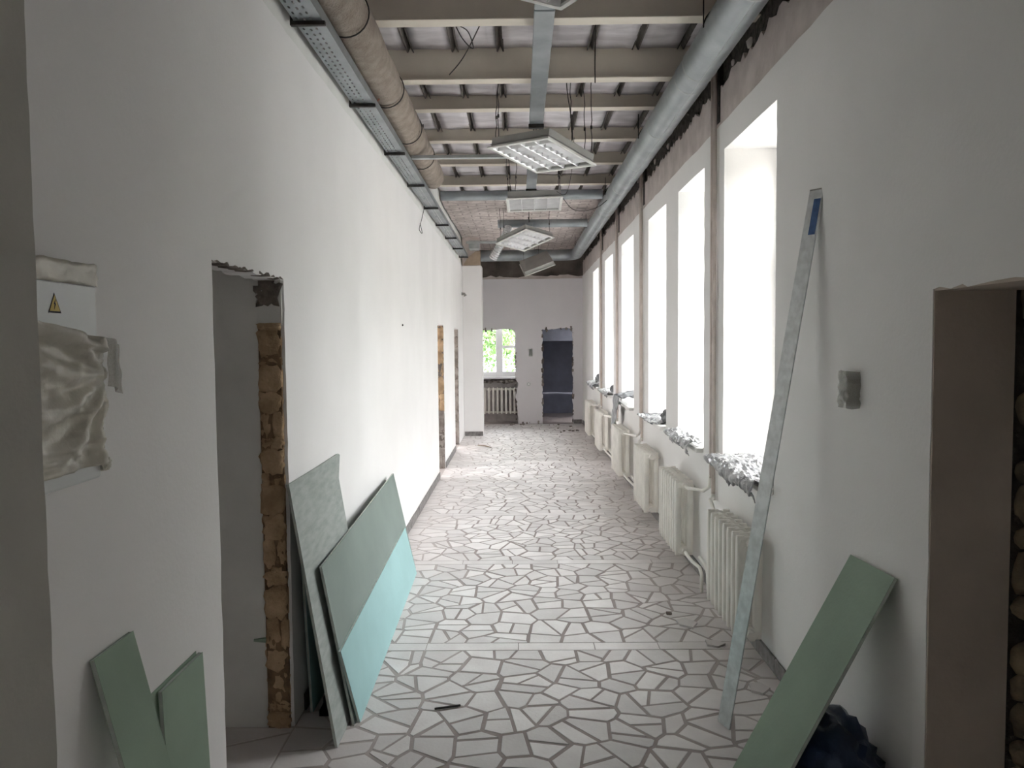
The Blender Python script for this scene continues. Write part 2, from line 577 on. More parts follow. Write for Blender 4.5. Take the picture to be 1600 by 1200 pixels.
STRIP0, STEP = 4.39, 1.715
strips = [STRIP0 + STEP * k for k in range(-4, 8)]
stones = []
def pave(x0, x1, y0, y1, size):
    nx = max(2, round((x1 - x0) / size))
    ny = max(2, round((y1 - y0) / size))
    seeds = []
    for i in range(nx):
        for j in range(ny):
            sx = x0 + (i + 0.5 + rng.uniform(-0.47, 0.47)) * (x1 - x0) / nx
            sy = y0 + (j + 0.5 + rng.uniform(-0.47, 0.47)) * (y1 - y0) / ny
            seeds.append((sx, sy, rng.uniform(-0.35, 0.35) * size * size * 0.5))
    for a, (px, py, pw) in enumerate(seeds):
        poly = [(x0 + .004, y0 + .006), (x1 - .004, y0 + .006), (x1 - .004, y1 - .006), (x0 + .004, y1 - .006)]
        for b, (qx, qy, qw) in enumerate(seeds):
            if a == b:
                continue
            dx, dy = qx - px, qy - py
            dd = math.hypot(dx, dy)
            if dd > size * 3.2:
                continue
            # power diagram line, set back by half a joint
            k = (qx * qx + qy * qy - px * px - py * py - (qw - pw)) / 2
            poly = clip(poly, dx / dd, dy / dd, k / dd - rng.uniform(0.0055, 0.0120))
            if len(poly) < 3:
                break
        if len(poly) < 3:
            continue
        shatter(poly, size)
def shatter(poly, size):
    def area_of(pp):
        return abs(sum(pp[i][0] * pp[(i + 1) % len(pp)][1] - pp[(i + 1) % len(pp)][0] * pp[i][1] for i in range(len(pp)))) / 2
    todo = [poly]
    while todo:
        poly = todo.pop()
        ar = area_of(poly)
        if ar > size * size * 0.62 and rng.random() < 0.7 or ar > size * size * 1.0:
            cx = sum(p[0] for p in poly) / len(poly) + rng.uniform(-.1, .1) * size
            cy = sum(p[1] for p in poly) / len(poly) + rng.uniform(-.1, .1) * size
            # cut roughly across the longer side
            far = max(poly, key=lambda p: (p[0] - cx) ** 2 + (p[1] - cy) ** 2)
            an = math.atan2(far[1] - cy, far[0] - cx) + rng.uniform(-0.7, 0.7)
            nx_, ny_ = math.cos(an), math.sin(an)
            dd = nx_ * cx + ny_ * cy
            j = rng.uniform(0.006, 0.010)
            for q in (clip(poly, nx_, ny_, dd - j), clip(poly, -nx_, -ny_, -dd - j)):
                if len(q) >= 3:
                    todo.append(q)
            continue
        pp = [poly[0]]
        for p in poly[1:]:
            if math.dist(p, pp[-1]) > 0.012:
                pp.append(p)
        if len(pp) > 3 and math.dist(pp[0], pp[-1]) < 0.012:
            pp.pop()
        area = area_of(pp)
        if len(pp) >= 3 and area > 0.0012:
            stones.append(pp)
X0, X1 = XL + 0.0, XR - 0.0
for k in range(len(strips) - 1):
    pave(X0, X1, strips[k] + 0.052, strips[k + 1] - 0.052, 0.186)
for y in strips:
    if y > YE:
        continue
    x = X0
    while x < X1 - 0.05:
        L = min(rng.uniform(0.35, 0.85), X1 - x)
        stones.append([(x + .002, y - .050), (x + L - .002, y - .050), (x + L - .002, y + .050), (x + .002, y + .050)])
        x += L
pave(-2.4, XL, 2.2, 3.46, 0.55)     # larger slabs in the left doorway

def stone_mesh(mb, poly, tones, tone, rng):
    n = len(poly)
    z = rng.uniform(-0.0012, 0.0)
    cx = sum(p[0] for p in poly) / n
    cy = sum(p[1] for p in poly) / n
    ins = []
    for p in poly:
        d = math.dist(p, (cx, cy)) + 1e-6
        k = 1 - min(0.003 / d, 0.3)
        ins.append((cx + (p[0] - cx) * k, cy + (p[1] - cy) * k))
    vs = [(p[0], p[1], -0.010) for p in poly] + [(p[0], p[1], z - 0.0014) for p in poly] + [(p[0], p[1], z) for p in ins]
    fs = [tuple(range(2 * n, 3 * n))]
    for i in range(n):
        j = (i + 1) % n
        fs.append((i, j, n + j, n + i))
        fs.append((n + i, n + j, 2 * n + j, 2 * n + i))
    mb.add(vs, fs)
    tones += [tone] * len(fs)
def set_tone(o, tones):
    at = o.data.attributes.new('tone', 'FLOAT', 'FACE')
    at.data.foreach_set('value', tones)
cy_of = lambda p: sum(q[1] for q in p) / len(p)
order = sorted(stones, key=lambda p: (cy_of(p) < 3.15, cy_of(p)))
for p in order[:298]:
    mb, tn = MB(), []
    stone_mesh(mb, p, tn, rng.random(), rng)
    set_tone(mb.build('paving_stone', MARBLE, floor, fixn=False), tn)
mb, tn = MB(), []
for p in order[298:]:
    stone_mesh(mb, p, tn, rng.random(), rng)
rest = mb.build('paving_stones', MARBLE, floor, fixn=False)
set_tone(rest, tn)
tag(rest, kind='stuff')

# ------------------------------------------------------------------ left wall
rng = random.Random(11)
D1 = (2.66, 3.47, 2.04)
D2 = (9.95, 10.75, 1.99)
D3 = (12.5, 13.3, 1.98)
TL = 0.12
out = [(-3.0, 0)]
for i, (a, b, zt) in enumerate((D1, D2, D3)):
    amp = 0.006 if i == 0 else 0.014
    out += jag((a, 0), (a, zt), 0.09, 0.004, rng)
    out += jag((a, zt), (b, zt - 0.01), 0.035, 0.010, rng)
    out += jag((b, zt - 0.01), (b, 0), 0.07, amp, rng)
    out.append((b, 0))
out += [(YE, 0)]
out += jag((YE, ZP - 0.03), (-3.0, ZP), 0.12, 0.004, rng)
out.append((-3.0, ZP))
mb = holed(MB(), lambda a, b, d: (XL - d, a, b), TL, out)
wl = structure(mb.build('wall_left', PLASTER), 'long white plastered wall on the left with broken doorways', 'wall')
# rough masonry above the torn plaster
mb = MB().box((XL - TL, -3.0, ZP - 0.08), (XL - 0.02, YE, 3.95))
mb.build('upper_masonry', GREYPL, wl)

def masonry_jamb(parent, y, zt, x0, x1, mats, seed, zb=0.0, hmin=0.07, hmax=0.17, split=None, back=MORTAR):
    """broken blocks showing in the thickness of a wall on its far jamb (face towards -Y)"""
    r = random.Random(seed)
    jm = MB().box((x0, y - 0.014, zb), (x1, y + 0.05, zt)).build('broken_jamb', back, parent)
    z = zb
    while z < zt - 0.02:
        hgt = min(r.uniform(hmin, hmax), zt - z)
        m = mats[0] if (split is None or z > split) else mats[1]
        cuts = [x0, x1] if r.random() < 0.6 else [x0, x0 + (x1 - x0) * r.uniform(0.3, 0.7), x1]
        for a, b in zip(cuts, cuts[1:]):
            vs, fs = lump(((a + b) / 2 + r.uniform(-.004, .004), y + 0.008 + r.uniform(-.006, .006), z + hgt / 2),
                          ((b - a) / 2 * 1.12, 0.030 * r.uniform(0.8, 1.3), hgt / 2 * 1.16), r.random() * 1000, 0.30, 3, 3.2)
            vs = [Vector((min(max(v.x, x0 - .01), x1 + .004), v.y, v.z)) for v in vs]
            MB().add(vs, fs).build('brick', m, jm, smooth='all')
        z += hgt
    return jm
masonry_jamb(wl, D1[1] + 0.0, 1.84, XL - TL + 0.005, XL - 0.016, (CLAY, CLAY), 3, hmin=0.05, hmax=0.15, back=CLAYDARK)
# plastered and broken bits at the head of the same jamb
MB().box((XL - TL, D1[1] - 0.010, 1.83), (XL - 0.01, D1[1] + 0.05, 2.03)).build('jamb_plaster', GREYPL, wl)
vs, fs = lump((XL - 0.07, D1[1] - 0.004, 1.985), (0.05, 0.018, 0.06), 5, 0.9, 3, 2.4)
MB().add(vs, fs).build('broken_lintel_end', MORTAR, wl, smooth='all')
masonry_jamb(wl, D2[1] - 0.012, D2[2] - 0.01, XL - TL, XL - 0.006, (CLAY, CLAY_GREY), 5, split=0.75, hmin=0.1, hmax=0.22)
masonry_jamb(wl, D3[1] - 0.012, D3[2] - 0.01, XL - TL, XL - 0.006, (CLAY_GREY, CLAY_GREY), 6, split=0.4, hmin=0.1, hmax=0.22)
# lintel soffit crumbs over the first doorway
r_ = random.Random(21)
for k in range(9):
    y = D1[0] + 0.05 + k * (D1[1] - D1[0] - 0.1) / 8
    vs, fs = lump((XL - 0.03, y, D1[2] - 0.002), (0.035, 0.05, r_.uniform(0.006, 0.013)), k + 60, 0.3, 1)
    MB().add(vs, fs).build('mortar_crumb', MORTAR, wl, smooth='all')
# stump of a bolt in the first jamb
MB().tube([(XL - 0.115, D1[1] - 0.02, 0.41), (XL - 0.165, D1[1] - 0.035, 0.415)], [0.012, 0.006], 6).build('anchor_stub', GYPGREEN, wl)

# side rooms seen through the left openings
ws = MB()
ws.box((-4.2, 3.466, -0.12), (XL - TL, 3.75, 3.2))
structure(ws.build('wall_side_room', GREYPL), 'grey plastered cross wall seen through the near left doorway', 'wall')
ws = MB()
ws = holed(ws, lambda a, b, d: (-4.0 - d, a, b), 0.2, rect(-3.2, -0.12, YE, 3.2), [rect(-2.5, 1.2, -2.15, 2.1), rect(9.0, 0.9, 10.6, 2.4)])  # both openings are unseen, added to let daylight into the side rooms
ws.box((-4.2, 12.0, -0.12), (XL - TL, 12.15, 3.2))
structure(ws.build('wall_side_outer', GREYPL), 'plain back wall of the side rooms with unseen openings added for light', 'wall')
ws = MB().box((-4.2, -3.2, 2.9), (XL - TL, YE, 3.05))
structure(ws.build('ceiling_side_room', GREYPL), 'plain ceiling over the side rooms', 'ceiling')

# pier by the camera on the left
mb = holed(MB(), lambda a, b, d: (-0.743 - d, a, b), 0.34,
           [(-0.6, 0), (1.2, 0)] + [(1.2 + random.Random(i).uniform(-0.003, 0.002), 0.05 * i) for i in range(1, 76)] + [(1.2, 3.8), (-0.6, 3.8)])
structure(mb.build('wall_entry', STUBPL), 'dark grey plastered pier edge closest to the camera on the left', 'wall')

# ------------------------------------------------------------------ right wall
rng = random.Random(12)
RD = (1.72, 2.532, 1.905)
out = [(-3.0, 0)]
out += [(RD[0], 0)] + jag((RD[0], RD[2]), (RD[1], RD[2]), 0.05, 0.006, rng) + jag((RD[1], RD[2]), (RD[1], 0), 0.11, 0.003, rng) + [(RD[1], 0)]
out += [(YE, 0)]
out += jag((YE, ZP - 0.06), (-3.0, ZP + 0.02), 0.16, 0.007, rng)
out.append((-3.0, ZP + 0.02))
holes = []
for k, (a, b) in enumerate(WINS):
    am = 0.004 if k != 1 else 0.009
    holes.append(jag((a, ZS), (b, ZS), 2, 0, rng) + jag((b, ZS), (b, ZW), 0.10, 0.004, rng) + jag((b, ZW), (a, ZW), 0.3, 0.003, rng) + jag((a, ZW), (a, ZS), 0.08, am, rng))
mb = holed(MB(), lambda a, b, d: (XR + d, a, b), WT, out, holes)
wr = structure(mb.build('wall_right', PLASTER_R), 'white plastered window wall on the right with deep reveals', 'wall')
# pinkish render above the plaster, torn off to dark masonry at the top
out = [(-3.0, ZP - 0.1), (YE, ZP - 0.1)]
out += jag((YE, 3.40), (-3.0, 3.44), 0.05, 0.035, rng)
out.append((-3.0, 3.44))
slots = []
RISERS = [5.30, 8.42, 10.52, 12.55]
mb = holed(MB(), lambda a, b, d: (XR + 0.012 + d, a, b), 0.2, out)
mb.build('upper_render', PINKRENDER, wr)
MB().box((XR + 0.035, -3.0, ZP), (XR + WT, YE, 3.95)).build('upper_masonry', TORN, wr)
r_ = random.Random(31)
for k in range(150):
    y = 2.5 + k * 0.09 + r_.uniform(-0.03, 0.03)
    vs, fs = lump((XR + 0.035, y, r_.uniform(3.40, 3.72)), (0.012, r_.uniform(0.025, 0.06), r_.uniform(0.012, 0.035)), k + 200, 0.4, 1)
    MB().add(vs, fs).build('torn_render_crumb', TORN if k % 4 else PINKRENDER, wr, smooth='all')
# chases cut for the risers
for y in RISERS:
    MB().box((XR + 0.006, y - 0.035, ZP + 0.02), (XR + 0.03, y + 0.035, 3.62)).build('pipe_chase', DARKMORTAR, wr)
# plaster ridge beside the near window (old pilaster edge)
# near doorway: brown plaster jamb, then rubble
jb = MB().box((XR + 0.003, RD[1] - 0.008, 0), (XR + 0.262, RD[1] + 0.03, RD[2] + 0.004)).build('jamb_plaster', BROWNPL, wr)
MB().box((XR + 0.262, RD[1] - 0.010, 0), (XR + WT + 0.1, RD[1] + 0.03, RD[2] + 0.02)).build('jamb_core', DARKMORTAR, wr)
MB().box((XR + 0.003, RD[0], RD[2] - 0.006), (XR + WT - 0.002, RD[1], RD[2] + 0.012)).build('lintel_soffit', BROWNPL, wr)
r_ = random.Random(41)
z = 0.0
while z < RD[2]:
    hgt = r_.uniform(0.07, 0.15)
    xx = XR + 0.268
    while xx < XR + WT:
        ww = r_.uniform(0.06, 0.12)
        if r_.random() < 0.8:
            vs, fs = lump((xx + ww / 2, RD[1] - 0.014, z + hgt / 2), (ww * 0.46, r_.uniform(0.02, 0.045), hgt * 0.46), r_.random() * 999, 0.45, 2, 1.6)
            MB().add(vs, fs).build('rubble_stone', RUBBLE, wr, smooth='all')
        xx += ww
    z += hgt
# room beyond that doorway
ws = MB()
ws.box((4.0, 0.2, -0.12), (4.2, 3.0, 3.2))
ws.box((XR + WT, 2.95, -0.12), (4.2, 3.1, 3.2))
ws.box((XR + WT, 0.2, -0.12), (4.2, 0.4, 3.2))
ws.box((XR + WT - 0.02, 0.2, 2.9), (4.2, 3.1, 3.1))
structure(ws.build('wall_right_room', BROWNPL), 'dim walls of the room behind the near right doorway', 'wall')

# near hall behind the camera
ws = MB().box((-4.2, -3.2, -0.12), (4.2, -3.0, 3.95))
structure(ws.build('wall_back', STUBPL), 'wall behind the camera', 'wall')

# ------------------------------------------------------------------ windows (frames sit at the outer face)
def window(i, a, b):
    win = empty('window_%d' % (i + 1 if i < 6 else 8), (XR + WT - 0.06, (a + b) / 2, ZS),
                ['tall deep window nearest the camera', 'second tall window from the camera', 'third tall window from the camera',
                 'fourth tall window from the camera', 'fifth tall window from the camera', 'farthest tall window on the right wall', 'unseen window added behind the camera to light the near end'][i] + ', white reveal, wrapped sill', 'window', kind='structure')
    x0, x1 = XR + WT - 0.07, XR + WT - 0.005
    f = MB()
    for y0, y1 in ((a, a + 0.06), (b - 0.06, b), ((a + b) / 2 - 0.03, (a + b) / 2 + 0.03)):
        f.bbox((x0, y0, ZS), (x1, y1, ZW), 0.006)
    for z0 in (ZS, ZW - 0.06, 2.30):
        f.bbox((x0 + .004, a, z0), (x1 - .004, b, z0 + 0.06), 0.006)
    f.build('window_frame', PVC, win)
    m_ = (a + b) / 2
    for y0, y1 in ((a + .06, m_ - .03), (m_ + .03, b - .06)):
        for z0, z1 in ((ZS + .06, 2.30), (2.36, ZW - .06)):
            MB().box((x0 + 0.028, y0, z0), (x0 + 0.034, y1, z1)).build('pane', GLASS, win)
    s = MB().bbox((XR - 0.055, a - 0.005, ZS - 0.034), (XR - 0.0005, b + 0.005, ZS + 0.002), 0.006)
    s.bbox((XR - 0.03, a + 0.004, ZS - 0.0), (x0, b - 0.004, ZS + 0.003), 0.001)
    s.build('window_sill', SILLW, win)
    return win
for i, (a, b) in enumerate(WINS):
    window(i, a, b)

# ------------------------------------------------------------------ end wall, niche with the far window, dark room
rng = random.Random(13)
N = (-1.04, -0.085, 2.0)
ED = (0.479, 1.126, 2.0)
out = [(XL - 0.1, 0), (N[0], 0), (N[0], N[2])]
out += jag((N[0], N[2]), (-0.15, N[2]), 0.06, 0.012, rng) + jag((-0.15, N[2]), (N[1], 1.90), 0.04, 0.01, rng)
out += jag((N[1], 1.90), (N[1] - 0.01, 0.98), 0.06, 0.02, rng) + jag((N[1] - .01, 0.98), (N[1] + 0.05, 0.86), 0.05, 0.02, rng)
out += jag((N[1] + 0.05, 0.86), (N[1] - 0.005, 0.62), 0.05, 0.02, rng) + jag((N[1] - .005, 0.62), (N[1] + 0.04, 0), 0.06, 0.014, rng) + [(N[1] + 0.04, 0)]
out += jag((ED[0], 0), (ED[0], ED[2]), 0.06, 0.012, rng) + jag((ED[0], ED[2]), (ED[1], ED[2] + 0.02), 0.05, 0.014, rng) + jag((ED[1], ED[2] + 0.02), (ED[1], 0), 0.06, 0.012, rng) + [(ED[1], 0)]
out += [(XR, 0)] + jag((XR, 3.06), (XL - 0.1, 3.06), 0.25, 0.005, rng) + [(XL - 0.1, 3.06)]
mb = holed(MB(), lambda a, b, d: (a, YE + d, b), 0.16, out)
we = structure(mb.build('wall_end', ENDPL), 'far end wall of the corridor with broken opening and dark doorway', 'wall')
MB().box((XL - 0.1, YE + 0.03, 3.03), (XR + 0.1, YE + 0.16, 3.95)).build('upper_masonry', mat('brown_masonry', (0.17, 0.145, 0.125), 0.95, 0.3, 3, 0.5, 12, col2=(0.07, 0.06, 0.055)), we)
out = [(XL, 3.04), (XR, 3.04)] + jag((XR, 3.12), (XL, 3.11), 0.09, 0.03, rng) + [(XL, 3.11)]
holed(MB(), lambda a, b, d: (a, YE + 0.012 + d, b), 0.03, out).build('torn_plaster_edge', PINKRENDER, we)
r_ = random.Random(51)
for (x0, z0, x1, z1, st) in ((ED[0], 0.05, ED[0], 2.0, 0.09), (ED[1], 0.05, ED[1], 2.0, 0.09), (ED[0], 2.0, ED[1], 2.02, 0.08), (N[1], 0.05, N[1], 1.95, 0.08), (-0.9, 2.0, N[1], 2.0, 0.09), (0.0, 0.02, 0.45, 0.02, 0.07)):
    n = int(math.hypot(x1 - x0, z1 - z0) / st * 0.8)
    for k in range(n):
        t = r_.random()
        big = r_.random() ** 2
        vs, fs = lump((x0 + (x1 - x0) * t + r_.uniform(-.006, .006), YE + 0.03, z0 + (z1 - z0) * t + r_.uniform(-.006, .006)), (0.008 + 0.02 * big, 0.04, 0.012 + r_.uniform(.02, .07) * big), k * 7 + 300 + n, 0.6, 2, 2.5)
        MB().add(vs, fs).build('mortar_crumb', MORTAR if k % 3 else CLAY_GREY, we, smooth='all')

# niche
YN = 16.98
mb = MB()
mb = holed(mb, lambda a, b, d: (a, YN + d, b), 0.3, rect(-2.2, -0.12, 0.3, 3.3), [rect(-1.36, 0.98, -0.03, 2.35)])
mb.box((0.06, YE + 0.16, -0.12), (0.3, YN, 3.3))
mb.box((-2.2, YE + 0.16, -0.12), (-1.6, YN, 3.3))
mb.box((-2.2, YE + 0.16, 2.5), (0.3, YN, 3.3))
wn = structure(mb.build('wall_niche', mat('raw_concrete', (0.48, 0.45, 0.44), 0.95, 0.15, 6, 0.4, 30)), 'raw concrete niche behind the broken opening at the end', 'wall')
win = empty('window_7', (-0.7, YN + 0.1, 0.98), 'white plastic window with trees outside at the far end', 'window', kind='structure')
f = MB()
y0, y1 = YN + 0.06, YN + 0.13
for xa, xb in ((-1.36, -1.29), (-0.10, -0.03), (-0.52, -0.37)):
    f.bbox((xa, y0, 0.98), (xb, y1, 2.35), 0.008)
f.bbox((-1.36, y0 + .004, 0.98), (-0.03, y1 - .004, 1.09), 0.008)
f.bbox((-1.36, y0 + .004, 2.28), (-0.03, y1 - .004, 2.35), 0.008)
f.bbox((-0.40, y0 + .006, 1.60), (-0.05, y1 - .006, 1.66), 0.008)
f.build('window_frame', PVC, win)
for xa, xb, za, zb in ((-1.29, -0.52, 1.09, 2.28), (-0.37, -0.10, 1.09, 1.60), (-0.37, -0.10, 1.66, 2.28)):
    MB().box((xa, y0 + 0.03, za), (xb, y0 + 0.036, zb)).build('pane', GLASS, win)
MB().bbox((-1.36, YN - 0.22, 0.945), (0.0, y0, 0.985), 0.008).build('window_sill', PVC, win)
r_ = random.Random(61)
for k in range(16):
    vs, fs = lump((-0.95 + k * 0.06, YN - 0.1, 0.885 + r_.uniform(-.02, .02)), (0.05, 0.08, r_.uniform(.025, .05)), k + 500, 0.5, 1)
    MB().add(vs, fs).build('broken_concrete', CLAY_GREY if k % 2 else MORTAR, wn, smooth='all')

# dark room
ws = MB()
ws.box((0.3, 18.9, -0.12), (2.0, 19.1, 3.2))
ws.box((1.8, YE + 0.16, -0.12), (2.0, 19.0, 3.2))
ws.box((0.2, YN + 0.3, -0.12), (0.3, 19.0, 3.2))
ws.box((0.2, YE + 0.16, 2.4), (2.0, 19.1, 3.2))
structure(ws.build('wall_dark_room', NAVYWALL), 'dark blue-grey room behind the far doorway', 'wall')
o = MB().bbox((0.305, 17.55, 1.75), (1.79, 17.63, 2.3), 0.01).build('door_header_board', NAVYLIGHT)
tag(o, 'grey-blue board across the top of the dark far doorway', 'board')
o = MB().tube([(0.31, 17.2, 0.60), (0.8, 17.2, 0.605), (1.79, 17.2, 0.56)], 0.018, 8).build('heating_pipe', NAVYLIGHT)
tag(o, 'thin pipe crossing low behind the dark far doorway', 'pipe')

# pier at the end of the left wall
mb = MB().bbox((XL + 0.001, 14.44, 0.0), (-0.69, 14.85, 3.15), 0.006)
pier = structure(mb.build('wall_pier', PLASTER), 'white square pier standing at the far end of the left wall', 'wall')
MB().box((XL + 0.001, 14.47, 3.15), (-0.72, 14.82, 3.9)).build('upper_masonry', PINKRENDER, pier)

# ------------------------------------------------------------------ skirting
def skirting(name, x0, x1, segs, label, axis='y', y=None):
    root = empty(name, (x0, segs[0][0], 0) if axis == 'y' else (segs[0][0], y, 0), label, 'baseboard', kind='structure')
    r = random.Random(len(label))
    for a, b in segs:
        t = a
        while t < b - 0.02:
            L = min(0.30, b - t)
            e = 0.0015
            if axis == 'y':
                MB().bbox((x0, t + e, 0.0), (x1 + r.uniform(-.001, .001), t + L - e, 0.082 + r.uniform(-.002, .002)), 0.003).build('tile', TILE, root)
            else:
                MB().bbox((t + e, x0, 0.0), (t + L - e, x1, 0.082), 0.003).build('tile', TILE, root)
            t += L
    return root
skirting('baseboard_left', XL + 0.001, XL + 0.014, [(3.62, D2[0] - 0.03), (D2[1] + 0.03, D3[0] - 0.04)], 'dark stone skirting tiles along the left wall')
skirting('baseboard_right', XR - 0.016, XR - 0.001, [(2.56, 4.0), (4.0, 16.4)], 'dark stone skirting tiles along the window wall')
skirting('baseboard_pier', 14.424, 14.438, [(XL + 0.016, -0.69)], 'dark stone skirting tiles around the far pier', 'x', 14.43)
skirting('baseboard_end', YE - 0.014, YE - 0.001, [(1.14, XR - 0.02)], 'dark stone skirting tile at the right of the dark doorway', 'x', YE)

# ------------------------------------------------------------------ ceiling: deck, beams, panels
cl = MB()
cl.box((-4.2, -3.2, 3.86), (XR + WT, 10.75, 4.0))
ceil = structure(cl.build('ceiling', ROOF), 'stripped ceiling with cream beams and pale panels between them', 'ceiling')
cl = MB()
def soff(u, v):
    p = Vector((XL + (XR - XL) * u, 10.55 + (YE + 0.1 - 10.55) * v, 3.66))
    p.z += 0.05 * noise.noise(Vector((p.x * 1.3, p.y * 1.1, 3))) + 0.018 * noise.noise(Vector((p.x * 7, p.y * 7, 8)))
    return p
cl.grid(soff, 40, 90)
cl.box((-4.2, 10.5, 3.8), (2.0, 19.4, 4.0))
structure(cl.build('ceiling_brick', SOFFIT, smooth=True), 'rough pinkish brick soffit over the far half of the corridor', 'ceiling')

BEAMS = [(1.51, 3.55), (2.51, 3.55), (3.51, 3.55), (4.51, 3.55), (5.51, 3.55), (6.53, 3.65), (7.54, 3.65), (8.52, 3.65), (9.62, 3.65)]
names = ['hidden cream beam behind the nearest hanging light', 'cream beam over the camera', 'cream ceiling beam just above the nearest hanging light', 'first full cream ceiling beam at the top of the picture',
         'second full cream ceiling beam, deep, from the top of the picture', 'third cream ceiling beam from the top of the picture', 'fourth cream ceiling beam, directly above the second hanging light',
         'fifth cream ceiling beam behind the second hanging light', 'farthest cream ceiling beam, at the end of the lagged pipe']
for (y, zb), nm in zip(BEAMS, names):
    root = empty('ceiling_beam', (0, y, zb), nm, 'beam', 'cream ceiling beams')
    xa, xb = XL + 0.0, XR + 0.03
    MB().box((xa, y - 0.006, zb + 0.008), (xb, y + 0.006, ZC + 0.06)).build('web', BEAM, root)
    MB().bbox((xa, y - 0.05, zb), (xb, y + 0.05, zb + 0.009), 0.002).build('bottom_flange', BEAM, root)
    MB().bbox((xa, y - 0.05, ZC + 0.06), (xb, y + 0.05, ZC + 0.07), 0.002).build('top_flange', BEAM, root)
ys = [b[0] for b in BEAMS] + [10.6]
r_ = random.Random(71)
pitch = 0.31
for a, b in zip(ys, ys[1:]):
    x = XL + 0.02
    k = 0
    while x < XR - 0.05:
        x2 = min(x + pitch - 0.04, XR)
        sag = r_.uniform(0.0, 0.03)
        tilt = r_.uniform(-0.012, 0.012)
        sd = r_.random() * 100
        def pan(u, v, x=x, x2=x2, a=a, b=b, sag=sag, tilt=tilt, sd=sd):
            zz = ZC - sag * 4 * v * (1 - v) + tilt * (u - .5) + 0.010 * noise.noise(Vector((u * 2 + sd, v * 4, sd)))
            return (x + (x2 - x) * u, a + 0.012 + (b - a - 0.024) * v, zz)
        MB().grid(pan, 4, 10).build('ceiling_panel', PANEL, ceil, smooth='all', solid=0.01)
        # folded rib in the gap
        xc = x2 + 0.02
        if xc < XR:
            s = 0.025
            MB().prism([(xc - s, a + 0.01, ZC - 0.022), (xc, a + 0.01, ZC + 0.03), (xc + s, a + 0.01, ZC - 0.022), (xc + s - .008, a + 0.01, ZC - 0.022), (xc, a + 0.01, ZC + 0.016), (xc - s + .008, a + 0.01, ZC - 0.022)],
                       (0, b - a - 0.02, 0)).build('folded_rib', RIBSTEEL, ceil)
        x += pitch

# ------------------------------------------------------------------ left lagged pipe and cable tray
root = empty('lagged_pipe', (-0.875, 4.0, 3.3), 'thick dusty lagged pipe running along the top of the left wall', 'pipe')
PX, PZ, PR = -0.872, 3.425, 0.122
def lag(y0, y1, seed, name):
    n = 28
    ny = max(4, int((y1 - y0) / 0.08))
    mb = MB()
    vs, fs = [], []
    for j in range(ny + 1):
        t = j / ny
        for k in range(n):
            a = 2 * PI * k / n
            e = 0.88 if j in (0, ny) else 1.0
            rr = PR * e * (1 + 0.04 * noise.noise(Vector((math.cos(a) * 1.5, math.sin(a) * 1.5, (y0 + t * (y1 - y0)) * 4 + seed))))
            vs.append((PX + math.cos(a) * rr, y0 + t * (y1 - y0), PZ + math.sin(a) * rr))
    for j in range(ny):
        for k in range(n):
            fs.append((j * n + k, j * n + (k + 1) % n, (j + 1) * n + (k + 1) % n, (j + 1) * n + k))
    fs.append(tuple(range(n)))
    fs.append(tuple(range(ny * n, ny * n + n)))
    mb.add(vs, fs)
    return mb.build(name, INSUL, root, smooth=True)
cuts = [0.3, 1.9, 3.05, 4.05, 5.25, 6.2, 7.1, 8.08]
for i, (a, b) in enumerate(zip(cuts, cuts[1:])):
    lag(a, b - 0.004, i * 13, 'lagging_section')
for y in cuts[1:-1]:
    ring = [(PX + math.cos(a) * (PR + .001), y, PZ + math.sin(a) * (PR + .001)) for a in [2 * PI * k / 28 for k in range(29)]]
    MB().tube(ring, 0.004, 6, cap=False).build('wire_band', DARKSTEEL, root)
r_ = random.Random(77)
for k in range(6):
    a0, y0 = r_.uniform(-2.2, -1.5), 5.0 + r_.uniform(0, 0.16)
    a1, y1 = a0 + r_.uniform(-.35, .35), y0 + r_.uniform(-.06, .08)
    pts_ = [(PX + math.cos(a0 + (a1 - a0) * t) * (PR + .003), y0 + (y1 - y0) * t, PZ + math.sin(a0 + (a1 - a0) * t) * (PR + .003)) for t in (0, .33, .66, 1)]
    MB().tube(pts_, 0.0045, 5).build('red_chalk_mark', REDMARK, root)
# hangers
for y in (2.5, 4.9, 7.3):
    MB().tube([(PX, y, PZ + PR), (PX, y, 3.86)], 0.006, 6).build('pipe_hanger', DARKSTEEL, root)

root = empty('cable_tray', (-0.97, 2.0, 3.23), 'perforated galvanised cable tray bracketed along the top of the left wall', 'cable tray')
TX0, TX1, TZ = XL + 0.02, XL + 0.15, 3.235
b = MB()
per, yy = 0.06, 1.4
rows = [(TX0, TX0 + 0.035), (TX0 + 0.035, TX0 + 0.065), (TX0 + 0.065, TX0 + 0.095), (TX0 + 0.095, TX1)]
for j in range(205):
    for i, (xa, xb) in enumerate(rows):
        o_ = (per / 2 if i % 2 else 0)
        ya, yb = yy + j * per, yy + (j + 1) * per
        if i == 3:
            b.add([(xa, ya, TZ), (xb, ya, TZ), (xb, yb, TZ), (xa, yb, TZ)], [(0, 1, 2, 3)])
            continue
        xm = (xa + xb) / 2
        ha, hb = xm - 0.0045, xm + 0.0045
        yc, yd = ya + 0.012 + (0.012 if i % 2 else 0), ya + 0.036 + (0.012 if i % 2 else 0)
        b.add([(xa, ya, TZ), (xb, ya, TZ), (xb, yb, TZ), (xa, yb, TZ), (ha, yc, TZ), (hb, yc, TZ), (hb, yd, TZ), (ha, yd, TZ)],
              [(0, 1, 5, 4), (1, 2, 6, 5), (2, 3, 7, 6), (3, 0, 4, 7)])
yend = yy + 205 * per
b.build('perforated_base', GALV, root, fixn=False)
MB().box((TX0 - 0.002, yy, TZ), (TX0, yend, TZ + 0.05)).build('side_lip', GALV_DULL, root)
